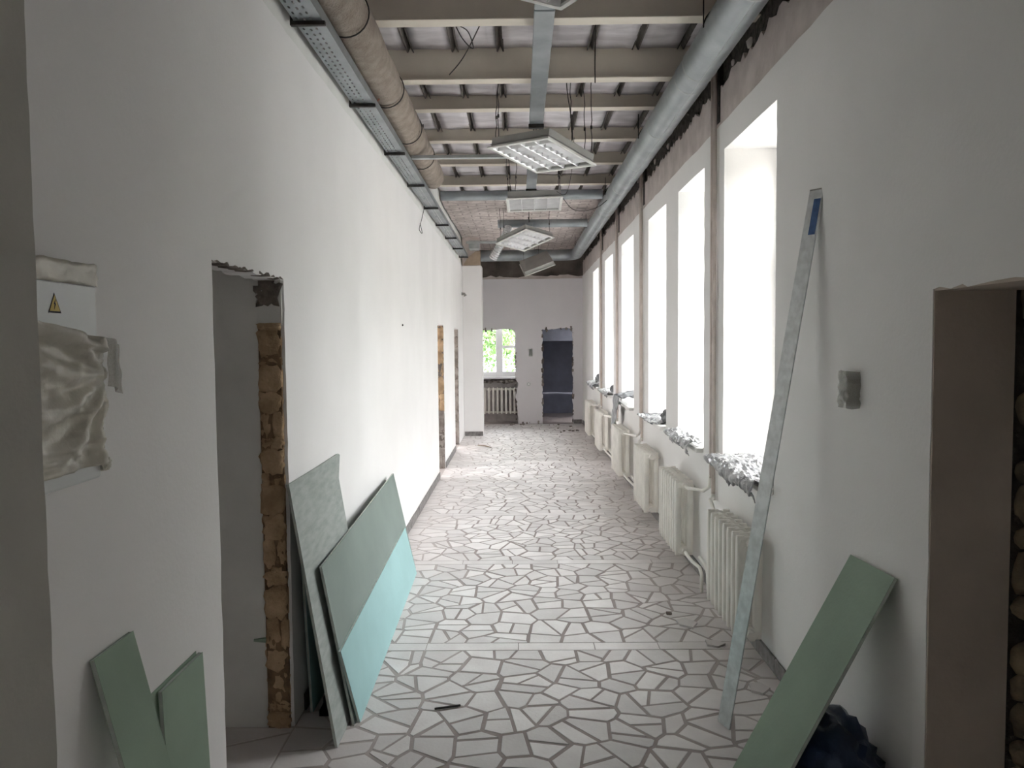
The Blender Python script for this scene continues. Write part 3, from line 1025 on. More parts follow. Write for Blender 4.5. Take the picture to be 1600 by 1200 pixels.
MB().box((TX1, yy, TZ - 0.002), (TX1 + 0.002, yend, TZ + 0.05)).build('side_lip', GALV, root)
MB().box((TX1 - 0.012, yy, TZ + 0.05), (TX1 + 0.002, yend, TZ + 0.052)).build('top_lip', GALV, root)
for k in range(10):
    y = 2.42 + 1.25 * k
    m_ = MB()
    m_.bbox((XL + 0.001, y - 0.011, TZ - 0.024), (TX1 + 0.014, y + 0.011, TZ - 0.003), 0.003)
    m_.bbox((XL + 0.001, y - 0.011, TZ - 0.022), (XL + 0.012, y + 0.011, TZ + 0.10), 0.003)
    m_.build('bracket', DARKSTEEL, root)

# ------------------------------------------------------------------ right round duct
root = empty('round_duct', (1.12, 5.0, 3.3), 'round galvanised ventilation duct running above the windows', 'duct')
DX, DZ, DR = 1.115, 3.425, 0.108
secs = [0.3, 1.4, 2.6, 3.72, 4.85, 5.1, 6.2, 7.35, 8.5, 9.7, 10.0, 11.2, 12.4, 13.6, 15.05]
for a, b in zip(secs, secs[1:]):
    MB().tube([(DX, a, DZ), (DX, b, DZ)], DR, 28, cap=False).build('duct_section', GALV, root, smooth='all')
    MB().tube([(DX - 0.004, a + .01, DZ - DR - .0005), (DX - 0.004, b - .01, DZ - DR - .0005)], 0.0025, 5).build('seam', GALV_DULL, root)
for y in secs[1:-1]:
    MB().tube([(DX, y - 0.012, DZ), (DX, y - 0.006, DZ), (DX, y + 0.006, DZ), (DX, y + 0.012, DZ)], [DR + .0005, DR + .004, DR + .004, DR + .0005], 28, cap=False).build('joint_band', GALV_DULL, root, smooth='all')
path = [(DX - 0.32 * (1 - math.cos(t)), 15.05 + 0.32 * math.sin(t), DZ) for t in [PI / 2 * k / 6 for k in range(7)]]
MB().tube(path, DR, 24, cap=False).build('elbow', GALV, root, smooth='all')
MB().tube([path[-1], (-0.9, 15.37, DZ)], DR, 24).build('duct_section', GALV, root, smooth=True)
for y in (2.0, 4.3, 6.6, 9.1, 11.7, 14.0):
    ring = [(DX + math.cos(a) * (DR + .003), y, DZ + math.sin(a) * (DR + .003)) for a in [PI * k / 12 for k in range(13)]]
    MB().tube([(DX + DR + .003, y, DZ + 0.2)] + ring + [(DX - DR - .003, y, DZ + .2)], 0.004, 6).build('hanger_strap', DARKSTEEL, root)

# crossing ducts and rails
def cross_duct(y, x0, x1, z, r, label, tilt=0.0):
    o = MB().tube([(x0, y, z), (x0 * .5 + x1 * .5, y, z + tilt / 2), (x1, y, z + tilt)], r, 20).build('branch_duct', GALV, smooth=True)
    return tag(o, label, 'duct', 'crossing branch ducts')
cross_duct(9.38, -0.92, 1.0, CAM_H + 1.735, 0.058, 'round branch duct crossing the corridor behind the level hanging light', 0.0)
cross_duct(11.45, -0.30, 1.0, CAM_H + 1.71, 0.060, 'short branch duct joining the main duct over the third hanging light')
o = MB().bbox((XL + 0.16, 6.55, 3.272), (0.10, 6.60, 3.300), 0.004).build('support_rail', GALV_DULL)
tag(o, 'grey steel rail crossing under the lagged pipe to the second hanging light', 'rail')
o = MB().bbox((XL + 0.16, 13.2, 3.40), (-0.25, 13.25, 3.44), 0.004).build('support_rail', GALV_DULL)
tag(o, 'short grey rail near the pier at the far end of the ceiling', 'rail')
o = MB().bbox((XL + 0.17, 13.75, 3.38), (-0.70, 14.1, 3.52), 0.006).build('square_duct', GALV_DULL)
tag(o, 'small square duct box just in front of the far pier top', 'duct')
# broken board on the pier
pl = [(XL + 0.02, 14.40, 3.155), (-0.705, 14.40, 3.155), (-0.70, 14.40, 3.43), (-0.80, 14.40, 3.40), (-0.93, 14.40, 3.30)]
o = MB().prism(pl, (0, 0.02, 0)).build('broken_board', CARD)
tag(o, 'broken brown board leaning on top of the far pier', 'board')

# central trunking
root = empty('cable_trunking', (0.15, 3.0, 3.5), 'flat galvanised trunking hanging along the middle of the ceiling', 'trunking')
for a, b, z in ((1.6, 4.25, 3.528), (4.25, 6.45, 3.524), (7.15, 9.12, 3.52), (10.9, 12.2, 3.375)):
    MB().bbox((0.094, a, z - 0.022), (0.206, b - 0.003, z + 0.018), 0.004).build('trunking_section', GALV, root)
    if b > 5:
        MB().bbox((0.088, b - 0.05, z - 0.055), (0.212, b - 0.012, z - 0.02), 0.004).build('end_bracket', DARKSTEEL, root)
    for y in (a + 0.25, b - 0.2):
        MB().tube([(0.15, y, z + 0.015), (0.15, y, 3.80)], 0.005, 6).build('hanger_rod', DARKSTEEL, root)

# flexible duct
root = []
pts = []
n = 34
for k in range(n + 1):
    t = k / n
    p = Vector((-0.14 - 0.24 * t ** 1.2, 11.40 - 0.05 * math.sin(t * PI), CAM_H + 1.66 - 0.46 * t))
    pts.append(p)
o = MB().tube(pts, [0.064 if k % 2 else 0.048 for k in range(n + 1)], 16).build('flexible_duct', mat('crinkled_silver_foil', (0.72, 0.72, 0.73), 0.3, 0.1, 20, 0.3, 60, metal=0.8))
tag(o, 'silver flexible duct hose dangling at the left of the third hanging light', 'duct')

# ------------------------------------------------------------------ recessed louvre lights, unlit and hanging
FS, FH = 0.595, 0.085
def make_fixture():
    root = empty('louvre_light', (0, 0, 0))
    h = FS / 2
    hb = h - 0.02
    m_ = MB()
    t = 0.003
    m_.box((-hb, -hb, FH - t), (hb, hb, FH))
    for s in (-1, 1):
        m_.box((min(s * hb, s * (hb - t)), -hb, 0.012), (max(s * hb, s * (hb - t)), hb, FH - t))
        m_.box((-hb + t, min(s * hb, s * (hb - t)), 0.012), (hb - t, max(s * hb, s * (hb - t)), FH - t))
    # folded edge
    for s in (-1, 1):
        m_.box((min(s * hb, s * (hb + .008)), -hb - .008, 0.030), (max(s * hb, s * (hb + .008)), hb + .008, 0.034))
        m_.box((-hb, min(s * hb, s * (hb + .008)), 0.030), (hb, max(s * hb, s * (hb + .008)), 0.034))
    m_.build('housing', HOUSING, root, local=True)
    m_ = MB()
    w_ = 0.024
    for s in (-1, 1):
        a, b = sorted((s * h, s * (h - w_)))
        m_.box((a, -h, 0), (b, h, 0.012))
        m_.box((-h + w_, a, 0), (h - w_, b, 0.012))
    m_.build('rim', RIMWHITE, root, local=True)
    lane = (FS - 2 * w_) / 4
    for k in range(5):
        x = -h + w_ + lane * k
        x = min(max(x, -h + w_ + .001), h - w_ - .001)
        wb = 0.016
        poly = [(x - 0.0015, -h + w_, 0.004), (x + 0.0015, -h + w_, 0.004), (x + wb * (k < 4) + .001, -h + w_, 0.055), (x - wb * (k > 0) - .001, -h + w_, 0.055)]
        MB().prism(poly, (0, FS - 2 * w_, 0)).build('long_louvre', LOUVRE, root, local=True)
    nb = 8
    for j in range(1, nb):
        y = -h + w_ + (FS - 2 * w_) * j / nb
        poly = [(-h + w_, y - 0.001, 0.005), (-h + w_, y + 0.001, 0.005), (-h + w_, y + 0.008, 0.040), (-h + w_, y - 0.008, 0.040)]
        MB().prism(poly, (FS - 2 * w_, 0, 0)).build('cross_louvre', LOUVRE, root, local=True)
    MB().box((-hb + t, -hb + t, 0.074), (hb - t, hb - t, 0.078)).build('reflector', LOUVRE, root, local=True)
    for k in range(4):
        x = -h + w_ + lane * (k + .5)
        MB().tube([(x, -h + 0.03, 0.062), (x, h - 0.03, 0.062)], 0.009, 10).build('fluorescent_tube', TUBE, root, smooth=True, local=True)
    return root
proto = make_fixture()
def frame(ex, ey):
    ex = Vector(ex).normalized()
    ey = Vector(ey)
    ey = (ey - ex * ex.dot(ey)).normalized()
    return ex, ey, ex.cross(ey)
L = [((0.10, 3.08, 3.19), (-0.53, 0.85, 0.0), (-0.83, -0.555, 0.0), 'square louvre ceiling light cut off by the top of the picture', [(-.25, .25), (.25, .25)]),
     ((0.183, 6.018, 3.148), (0.751, -0.658, -0.052), (0.642, 0.747, -0.169), 'large square louvre light hanging diamond-wise in mid ceiling', [(-.27, -.25), (-.22, -.27), (.27, .25), (.2, .27), (.27, .0)]),
     ((0.174, 8.508, 3.216), (1.0, -0.014, 0.023), (0.015, 0.998, -0.066), 'louvre light hanging level and square-on below the trunking end', [(-.27, -.2), (-.25, -.25), (-.2, -.27), (.25, -.25), (.27, -.2)]),
     ((0.091, 11.041, 3.156), (0.719, -0.651, 0.244), (0.686, 0.72, -0.101), 'louvre light hanging diamond-wise beside the flexible duct', [(-.27, -.2), (-.2, -.2), (.25, .25)]),
     ((0.34, 14.57, 3.16), (0.938, 0.005, 0.347), (-0.17, 0.878, 0.447), 'farthest hanging light, tipped so its grey back shows', [(.1, .25), (-.2, .2)])]
for i, (c, ex, ey, lab, wires) in enumerate(L):
    o = proto if i == 0 else copy_tree(proto)
    ex, ey, ez = frame(ex, ey)
    mm = Matrix((ex, ey, ez)).transposed().to_4x4()
    mm.translation = Vector(c)
    o.matrix_world = mm
    tag(o, lab, 'ceiling light', 'hanging louvre lights')
WIRES = []
r_ = random.Random(81)
for i, (c, ex, ey, lab, wires) in enumerate(L):
    root = [x for x in bpy.data.objects if x.get('label') == lab][0]
    ex, ey, ez = frame(ex, ey)
    for (a, b) in wires:
        p0 = Vector(c) + ex * a + ey * b + ez * FH
        top = 3.74 if p0.y < 10.6 else 3.62
        q = Vector((p0.x + r_.uniform(-.03, .03), p0.y + r_.uniform(-.03, .03), top))
        WIRES.append((root, p0, q))
def wire_path(p, q, wob, n=9):
    r = random.Random(int(abs(p.x * 1000 + p.y * 777)))
    return [p.lerp(q, k / n) + Vector((r.uniform(-wob, wob), r.uniform(-wob, wob), 0)) * (0 < k < n) for k in range(n + 1)]
bpy.context.view_layer.update()
for root, p, q in WIRES:
    inv = root.matrix_world.inverted()
    mb = MB()
    mb.tube([inv @ x for x in wire_path(p, q, 0.006)], 0.0032, 5)
    k = 0.3
    mid = p.lerp(q, 0.35)
    mb.tube([inv @ (mid + Vector((0, 0, -.012))), inv @ (mid + Vector((0, 0, .012)))], 0.008, 6)
    mb.build('hanger_wire', WIRE, root, local=True)

# loose wires
def wire(name, pts, label, r=0.0035):
    # smooth through points
    P = [Vector(p) for p in pts]
    out = []
    for i in range(len(P) - 1):
        a, b, c, d = P[max(i - 1, 0)], P[i], P[i + 1], P[min(i + 2, len(P) - 1)]
        for k in range(6):
            t = k / 6
            out.append(0.5 * ((2 * b) + (c - a) * t + (2 * a - 5 * b + 4 * c - d) * t * t + (3 * b - a - 3 * c + d) * t ** 3))
    out.append(P[-1])
    o = MB().tube(out, r, 5).build(name, WIRE, smooth='all')
    return tag(o, label, 'wire', 'loose ceiling wires')
wire('loose_wire', [(-0.16, 4.6, 3.86), (-0.17, 4.62, 3.72), (-0.2, 4.64, 3.62), (-0.31, 4.66, 3.42), (-0.40, 4.68, 3.32)], 'dark wire slanting down left of the trunking near the top beam')
wire('loose_wire', [(-0.42, 5.0, 3.86), (-0.38, 4.98, 3.72), (-0.33, 4.95, 3.62), (-0.27, 4.92, 3.56), (-0.30, 4.92, 3.66), (-0.36, 4.92, 3.70)], 'curled loose wire between the first two full beams')
wire('loose_wire', [(0.47, 4.70, 3.80), (0.465, 4.70, 3.60), (0.46, 4.70, 3.40), (0.46, 4.70, 3.27)], 'long straight wire hanging right of the trunking')
wire('loose_wire', [(0.36, 5.9, 3.80), (0.37, 5.9, 3.6), (0.40, 5.9, 3.4), (0.41, 5.9, 3.24)], 'thin wire dropping to the right corner of the large hanging light')
wire('loose_wire', [(0.49, 8.6, 3.30), (0.62, 8.7, 3.19), (0.85, 8.8, 3.22), (1.0, 8.9, 3.33)], 'wire looping from the level hanging light to the main duct')
wire('loose_wire', [(-1.0, 8.4, 3.20), (-1.02, 8.3, 3.05), (-1.035, 8.2, 2.93), (-1.0, 8.15, 2.88), (-1.02, 8.15, 2.98)], 'thin wire dangling from the cable tray over the left wall')
wire('loose_wire', [(0.40, 8.2, 3.30), (0.47, 7.8, 3.2), (0.50, 7.4, 3.32), (0.52, 7.3, 3.62)], 'slack wire between the second and third hanging lights', 0.003)

# ------------------------------------------------------------------ radiators
RADH, SEC = 0.565, 0.092
def section_mesh(name, parent, y, zb):
    m_ = MB()
    wd = SEC * 0.5
    def column(x0, x1):
        # rounded flat column
        pts = []
        n = 6
        hx = (x1 - x0) / 2
        for k in range(n * 2):
            a = 2 * PI * k / (n * 2)
            pts.append((math.cos(a), math.sin(a)))
        vs, fs = [], []
        levels = [(zb, 0.55), (zb + 0.02, 0.9), (zb + 0.05, 1.0), (zb + RADH - 0.05, 1.0), (zb + RADH - 0.02, 0.9), (zb + RADH, 0.55)]
        for z, s in levels:
            for cx, cy in pts:
                sx = math.copysign(abs(cx) ** 0.6, cx)
                sy = math.copysign(abs(cy) ** 0.6, cy)
                vs.append(((x0 + x1) / 2 + sx * hx * (0.7 + 0.3 * s), y + sy * wd * 0.50 * s, z))
        N_ = n * 2
        for j in range(len(levels) - 1):
            for k in range(N_):
                fs.append((j * N_ + k, j * N_ + (k + 1) % N_, (j + 1) * N_ + (k + 1) % N_, (j + 1) * N_ + k))
        fs.append(tuple(range(N_)))
        fs.append(tuple(range((len(levels) - 1) * N_, len(levels) * N_)))
        m_.add(vs, fs)
    column(-0.070, -0.022)
    column(0.022, 0.070)
    for z in (zb + 0.035, zb + RADH - 0.035):
        m_.bbox((-0.062, y - wd * 0.5, z - 0.028), (0.062, y + wd * 0.5, z + 0.028), 0.012)
        m_.tube([(0, y - SEC / 2, z), (0, y + SEC / 2, z)], 0.024, 12)
    return m_.build(name, ENAMEL, parent, smooth=True, local=True)
def make_radiator(nsec, label):
    root = empty('radiator', (0, 0, 0), label, 'radiator', 'cast-iron radiators')
    for k in range(nsec):
        section_mesh('section', root, (k - (nsec - 1) / 2) * SEC, 0.0)
    for s in (-1, 1):
        for z in (0.035, RADH - 0.035):
            ye = s * nsec * SEC / 2
            MB().tube([(0, ye, z), (0, ye + s * 0.02, z)], 0.027, 6).build('end_plug', ENAMEL, root, local=True)
    for y in (-0.2, 0.2):
        MB().box((0.0, y - 0.008, RADH - 0.075), (0.108, y + 0.008, RADH - 0.062)).build('wall_hook', ENAMEL, root, local=True)
    return root
RADX = XR - 0.110
rad_lab = ['cream cast-iron radiator nearest the camera, behind the leaning straightedge', 'second cream radiator from the camera, dusty top', 'third cream radiator from the camera under the small bundle',
           'fourth cream radiator, beside the hanging grey sheet', 'fifth cream radiator from the camera', 'farthest cream radiator under the windows']
rad0 = make_radiator(8, rad_lab[0])
RADY = [4.46, 6.12, 7.58, 9.50, 11.72, 13.55]
ROOTS = []
for i, y in enumerate(RADY):
    o = rad0 if i == 0 else copy_tree(rad0)
    o.location = (RADX, y, 0.135)
    o['label'] = rad_lab[i]
    ROOTS.append(o)
o = copy_tree(rad0)
o.location = (-0.44, 16.80, 0.19)
o.rotation_euler = (0, 0, PI / 2)
o['label'] = 'grey-white radiator in the niche under the far window'

# riser pipes with their branches (each riser with branches = one welded pipe run)
rl = ['pair of pinkish heating risers between the first and second windows', 'pair of pinkish heating risers between the third and fourth windows',
      'pair of pinkish heating risers between the fourth and fifth windows', 'pair of pinkish heating risers between the fifth and sixth windows']
for i, y in enumerate(RISERS):
    root = empty('heating_riser', (XR - 0.02, y, 0.75), rl[i], 'pipe', 'heating risers')
    MB().tube([(XR - 0.022, y + 0.03, 0.80), (XR - 0.022, y + 0.03, 3.60)], 0.0135, 10).build('riser_pipe', PIPEPAINT, root, smooth='all')
    MB().tube([(XR - 0.022, y - 0.03, 0.66), (XR - 0.022, y - 0.03, 3.60)], 0.0135, 10).build('riser_pipe', PIPEPAINT, root, smooth='all')
    near = max([k for k in range(6) if RADY[k] < y], default=None)
    far = min([k for k in range(6) if RADY[k] > y], default=None)
    ztop = 0.135 + RADH - 0.035
    zbot = 0.135 + 0.035
    if near is not None:
        ye = RADY[near] + 4 * SEC + 0.02
        MB().tube([(XR - 0.022, y - 0.03, 0.70), (XR - 0.03, y - 0.05, 0.675), (XR - 0.06, y - 0.11, ztop + 0.01), (RADX, ye + 0.05, ztop), (RADX, ye, ztop)], 0.0135, 10).build('branch_pipe', ENAMEL, root, smooth='all')
    if far is not None:
        ys_ = RADY[far] - 4 * SEC - 0.02
        MB().tube([(XR - 0.022, y + 0.03, 0.82), (XR - 0.03, y + 0.045, 0.735), (XR - 0.06, y + 0.09, 0.70), (RADX, ys_ - 0.06, ztop), (RADX, ys_, ztop)], 0.0135, 10).build('branch_pipe', ENAMEL, root, smooth='all')
        # return pipes bending down into the floor
        yd = y + 0.02
        MB().tube([(RADX, ys_, zbot), (RADX, ys_ - 0.05, zbot - 0.005), (RADX + 0.02, ys_ - 0.13, zbot - 0.03), (RADX + 0.03, yd + 0.09, zbot - 0.02), (RADX + 0.03, yd + 0.03, zbot - 0.05), (RADX + 0.025, yd, 0.0)], 0.0125, 10).build('return_pipe', ENAMEL, root, smooth='all')
        MB().tube([(RADX + 0.055, ys_ - 0.2, zbot + 0.02), (RADX + 0.06, yd + 0.04, zbot + 0.01), (RADX + 0.06, yd - 0.02, zbot - 0.03), (RADX + 0.055, yd - 0.07, 0.0)], 0.0125, 10).build('return_pipe', ENAMEL, root, smooth='all')

# ------------------------------------------------------------------ crumpled sheets on the sills
def crumple(p, amp, f, sd):
    q = p * f + Vector((sd, sd * 1.7, sd * 0.3))
    n1 = noise.noise(q)
    n2 = noise.noise(q * 2.3 + Vector((5, 1, 3)))
    n3 = 1 - abs(noise.noise(q * 1.6)) * 2
    return Vector((noise.noise(q + Vector((9, 0, 0))) * amp * .6, n1 * amp * .8, (n1 * .5 + n2 * .5 + n3 * .45) * amp))
def sheet(name, a, b, x_in, x_out, drop, amp, sd, m, label, thick=0.006, rise=0.02, yskew=0.0, group='crumpled sheets on the window sills', lip=0.5):
    """film lying on the sill from x_in (window side) to the sill edge, then rolling over and hanging by 'drop'"""
    nu, nv = 64, 46
    wa, wb = min(WINS, key=lambda w_: abs(w_[0] - a))
    def fn(u, v):
        y = a + (b - a) * u + yskew * v
        dr = drop * (lip + (1 - lip) * (1 - u)) * (0.85 + 0.15 * math.sin(u * 9 + sd))
        if v < 0.55:
            t = v / 0.55
            p = Vector((x_in + (x_out - x_in) * t, y, ZS + rise + 0.015 * math.sin(t * 3) * math.sin(u * 7 + sd)))
        else:
            t = (v - 0.55) / 0.45
            p = Vector((x_out - 0.05 * math.sin(t * PI * .8) + 0.02 * t, y, ZS + rise - dr * t))
        p = p + crumple(p, amp, 17.0, sd)
        if p.x > XR - 0.06:
            p.z = max(p.z, ZS + 0.0065)
        if p.z < ZS + 0.0065:
            p.x = min(p.x, XR - 0.072)
        if p.x > XR - 0.035:
            p.y = min(max(p.y, wa + 0.02), wb - 0.02)
        return p
    mb = MB().grid(fn, nu, nv)
    o = mb.build(name, m, solid=thick)
    return tag(o, label, 'plastic sheet', group)
sheet('crumpled_sheet', 4.10, 5.16, XR + 0.22, XR - 0.085, 0.12, 0.032, 3.1, FILM, 'crumpled grey film spilling over the sill of the nearest window', yskew=0.0, rise=0.03)
sheet('crumpled_sheet', 5.72, 6.60, XR + 0.02, XR - 0.080, 0.10, 0.028, 8.4, FILM, 'crumpled grey film rolled over the front of the second window sill', rise=0.03)
sheet('crumpled_sheet', 7.30, 8.16, XR + 0.16, XR - 0.075, 0.03, 0.022, 5.7, FILM, 'thin crumpled film on the third window sill', rise=0.02)
sheet('crumpled_sheet', 11.15, 12.20, XR + 0.18, XR - 0.075, 0.06, 0.03, 2.2, FILM, 'crumpled film on the fifth window sill', rise=0.03)
sheet('crumpled_sheet', 13.2, 14.2, XR + 0.18, XR - 0.08, 0.10, 0.045, 7.2, FILM, 'crumpled film heaped on the farthest window sill', rise=0.05)
def bundle(c, s, seed, m, label, name='film_bundle'):
    bm = bmesh.new()
    bmesh.ops.create_icosphere(bm, subdivisions=4, radius=1)
    vs = []
    off = Vector((seed, seed * 2, seed * 3))
    for v in bm.verts:
        p = v.co
        rg = 1 - abs(noise.noise(p * 2.2 + off)) * 1.2
        k = 0.72 + 0.32 * rg + 0.18 * noise.noise(p * 5 + off)
        q = Vector((p.x * s[0] * k, p.y * s[1] * k, p.z * s[2] * k))
        vs.append(q)
    zmin = -s[2] * 0.72
    vs = [Vector((c[0] + v.x, c[1] + v.y, c[2] + max(v.z, zmin) - zmin)) for v in vs]
    fs = [tuple(v.index for v in f.verts) for f in bm.faces]
    bm.free()
    o = MB().add(vs, fs).build(name, m, smooth='all')
    return tag(o, label, 'bundle')
bundle((XR + 0.07, 7.32, ZS + 0.02), (0.075, 0.12, 0.075), 3.3, FILMDARK, 'dark bundle of film on the third window sill')
bundle((XR + 0.05, 13.45, ZS + 0.05), (0.08, 0.2, 0.10), 6.1, FILMDARK, 'dark bundle of film heaped on the farthest sill')
bundle((XR + 0.05, 11.35, ZS + 0.03), (0.07, 0.14, 0.07), 9.1, FILMDARK, 'dark bundle of film on the fifth window sill')
# grey sheet hanging off the fourth sill to the radiator
def hang(u, v):
    y = 9.25 + 1.0 * u + 0.12 * v
    if v < 0.35:
        t = v / 0.35
        p = Vector((XR + 0.14 - (0.22) * t, 9.15 + 0.95 * (u * 0.8 + 0.2) + 0.15 * t, ZS + 0.13 - 0.05 * t))
    else:
        t = (v - 0.35) / 0.65
        wdt = 0.34 * (1 - 0.6 * t)
        p = Vector((XR - 0.085 - 0.05 * t, 10.05 + 0.1 * t + wdt * (u - .5) * 1.6, ZS + 0.08 - 0.46 * t))
    return p + crumple(p, 0.035, 8.0, 4.4)
o = MB().grid(hang, 30, 46).build('hanging_sheet', FILMDARK, smooth='all', solid=0.006)
tag(o, 'dark grey plastic sheet hanging off the fourth window sill down past the radiator', 'plastic sheet', 'crumpled sheets on the window sills')

# ------------------------------------------------------------------ plasterboards
def board(name, tn, tf, bf, bn, thick, m, label, extra=None):
    """quad board: top-near, top-far, bottom-far, bottom-near; thickness towards the wall side; face + edge parts"""
    P = [Vector(p) for p in (tn, tf, bf, bn)]
    nrm = (P[1] - P[0]).cross(P[3] - P[0]).normalized()
    wall = Vector((-1, 0, 0)) if P[0].x < 0 else Vector((1, 0, 0))
    if nrm.dot(wall) < 0:
        nrm = -nrm
    root = empty(name, ((P[2] + P[3]) / 2), label, 'plasterboard', 'loose plasterboard pieces')
    poly = P if extra is None else extra(P)
    sk = 0.0012
    MB().prism(poly, nrm * sk).build('front_paper', m, root)
    MB().prism([p + nrm * (thick - sk) for p in poly], nrm * sk).build('back_paper', m, root)
    c = sum(poly, Vector()) / len(poly)
    ins = [p + (c - p).normalized() * 0.0015 + nrm * sk for p in poly]
    MB().prism(ins, nrm * (thick - 2 * sk)).build('gypsum_core', GYPEDGE, root)
    return root
T = 0.0125
# tall scuffed board with a torn corner
def torn(P):
    tn, tf, bf, bn = P
    a = tn.lerp(tf, 0.96) + Vector((0, 0, 0.012))
    b = tf + (bf - tf) * 0.10 + Vector((0, -0.10, 0))
    return [tn, tn.lerp(tf, 0.5) + Vector((0, 0, 0.004)), a, tf, b, bf, bn]
board('plasterboard', (XL + 0.016, 3.42, 1.125), (XL + 0.016, 4.40, 1.115), (-0.805, 4.10, 0.0), (-0.803, 3.275, 0.0), T, GYPGREY, 'tall scuffed grey-green plasterboard leaning by the near left doorway', torn)
board('plasterboard', (-0.912, 3.50, 0.73), (-0.988, 6.0, 0.735), (-0.82, 5.95, 0.0), (-0.772, 3.48, 0.0), T, GYPSAGE, 'long sage plasterboard leaning on the left wall behind the turquoise strip')
board('plasterboard', (-0.824, 3.46, 0.352), (-0.882, 5.85, 0.345), (-0.795, 5.82, 0.0), (-0.750, 3.50, 0.0), T, GYPTEAL, 'low pale turquoise plasterboard strip leaning in front of the long sage board')
board('plasterboard', (XL + 0.020, 3.60, 0.74), (XL + 0.020, 4.3, 0.74), (-0.995, 4.3, 0.0), (-0.995, 3.60, 0.0), T, GYPTEAL, 'dark turquoise plasterboard standing against the wall behind the scuffed board')
board('plasterboard', (XL + 0.016, 1.825, 0.995), (XL + 0.016, 2.015, 0.995), (-0.79, 2.015, 0.0), (-0.79, 1.825, 0.0), T, GYPGREEN, 'narrow green plasterboard strip leaning out at the lower left corner')
board('plasterboard', (XL + 0.020, 2.155, 0.765), (XL + 0.020, 2.44, 0.765), (-1.00, 2.44, 0.0), (-1.00, 2.155, 0.0), T, GYPGREEN, 'short green plasterboard leaning upright beside the near left doorway')
board('plasterboard', (XL + 0.003, 2.10, 0.772), (XL + 0.003, 2.43, 0.772), (-1.022, 2.43, 0.0), (-1.022, 2.10, 0.0), T, GYPGREEN, 'second green plasterboard hidden flat behind the short one at lower left')
board('plasterboard', (XR - 0.016, 2.72, 0.905), (XR - 0.016, 3.087, 0.887), (0.845, 3.087, 0.0), (0.845, 2.72, 0.0), T, GYPGREEN, 'green plasterboard strip leaning on the right wall above the dark bag')

# metal profiles stacked behind the tall board
for k, (dx, dz) in enumerate(((0, 0), (0.055, 0.0), (0.004, 0.032), (0.056, 0.034), (0.03, 0.066))):
    x0, z0, y0 = -0.955 + dx, 0.001 + dz, 3.56 + 0.03 * k
    m_ = MB()
    m_.box((x0, y0, z0), (x0 + 0.045, y0 + 1.5, z0 + 0.0015))
    m_.box((x0, y0, z0), (x0 + 0.0015, y0 + 1.5, z0 + 0.028))
    m_.box((x0 + 0.0435, y0, z0), (x0 + 0.045, y0 + 1.5, z0 + 0.028))
    tag(m_.build('metal_profile', DARKSTEEL), 'dark channel profile in the small stack behind the tall scuffed board', 'profile', 'profiles behind the board')

# ------------------------------------------------------------------ straightedge
root = empty('straightedge', (0.91, 3.45, 0), 'long dusty aluminium straightedge leaning on the right wall', 'straightedge')
A = Vector((0.907, 3.449, 0.004))
B = Vector((XR - 0.012, 3.50, 2.405))
d = (B - A).normalized()
side = Vector((0.42, -1, 0))
side = (side - d * side.dot(d)).normalized()       # wide face direction
nn = d.cross(side).normalized()
def strt(p, hw0, hw1, th):
    return [p - side * hw0, p + side * hw0, p + side * hw1 + nn * th, p - side * hw1 + nn * th]
if nn.x < 0:
    nn = -nn
prof = lambda p: [p - side * 0.042, p + side * 0.042, p + side * 0.042 + nn * 0.006, p - side * 0.018 + nn * 0.020, p - side * 0.042 + nn * 0.020]
LEN = (B - A).length
MB().prism(prof(A), d * LEN).build('profile_bar', ALU, root)
MB().prism([p + d * (LEN + 0.0005) for p in prof(A)], d * 0.006).build('end_cap', HOUSING, root)
q0 = A + d * (LEN - 0.20) - nn * 0.001
MB().prism([q0 - side * 0.004, q0 + side * 0.036, q0 + side * 0.036 + d * 0.16, q0 - side * 0.004 + d * 0.16], -nn * 0.0008).build('blue_sticker', BLUE, root)

# ------------------------------------------------------------------ bag
o = bundle((1.15, 2.86, 0.0), (0.17, 0.26, 0.20), 12.7, NAVY, 'dark navy plastic bag slumped behind the green board on the right', 'plastic_bag')
o['category'] = 'bag'

# ------------------------------------------------------------------ electric cabinet on the left wall
root = empty('electric_cabinet', (XL + 0.03, 1.64, 1.45), 'white electrical cabinet partly wrapped in masking film on the left wall', 'cabinet')
cx1 = XL + 0.06
MB().bbox((XL + 0.001, 1.43, 1.44), (cx1, 1.81, 1.925), 0.006).build('body', BOXWHITE, root)
dr = MB().bbox((cx1 + 0.0005, 1.45, 1.475), (cx1 + 0.010, 1.795, 1.885), 0.003).build('door', BOXWHITE, root)
xs = cx1 + 0.0105
zc, yc = 1.838, 1.632
def tri(s, x):
    return [(x, yc - s * 0.5, zc - s * 0.42), (x, yc + s * 0.5, zc - s * 0.42), (x, yc, zc + s * 0.50)]
MB().prism(tri(0.046, xs), (0.0004, 0, 0)).build('warning_border', BLACK, dr)
MB().prism(tri(0.037, xs + 0.0005), (0.0004, 0, 0)).build('warning_field', YELLOW, dr)
bolt = [(0.003, 0.012), (-0.004, 0.001), (-0.0005, 0.001), (-0.003, -0.010), (0.004, 0.0025), (0.0005, 0.0025)]
MB().prism([(xs + 0.001, yc + a, zc - 0.002 + b) for a, b in bolt], (0.0004, 0, 0)).build('warning_bolt', BLACK, dr)
# tape strip along the top edge
MB().grid(lambda u, v: (cx1 + 0.004 + 0.006 * noise.noise(Vector((u * 9, v * 4, 2))), 1.43 + 0.385 * u, 1.885 + 0.05 * v + 0.004 * noise.noise(Vector((u * 14, 0, 5)))), 30, 5).build('masking_tape', FILMWARM, root, smooth='all', solid=0.002)
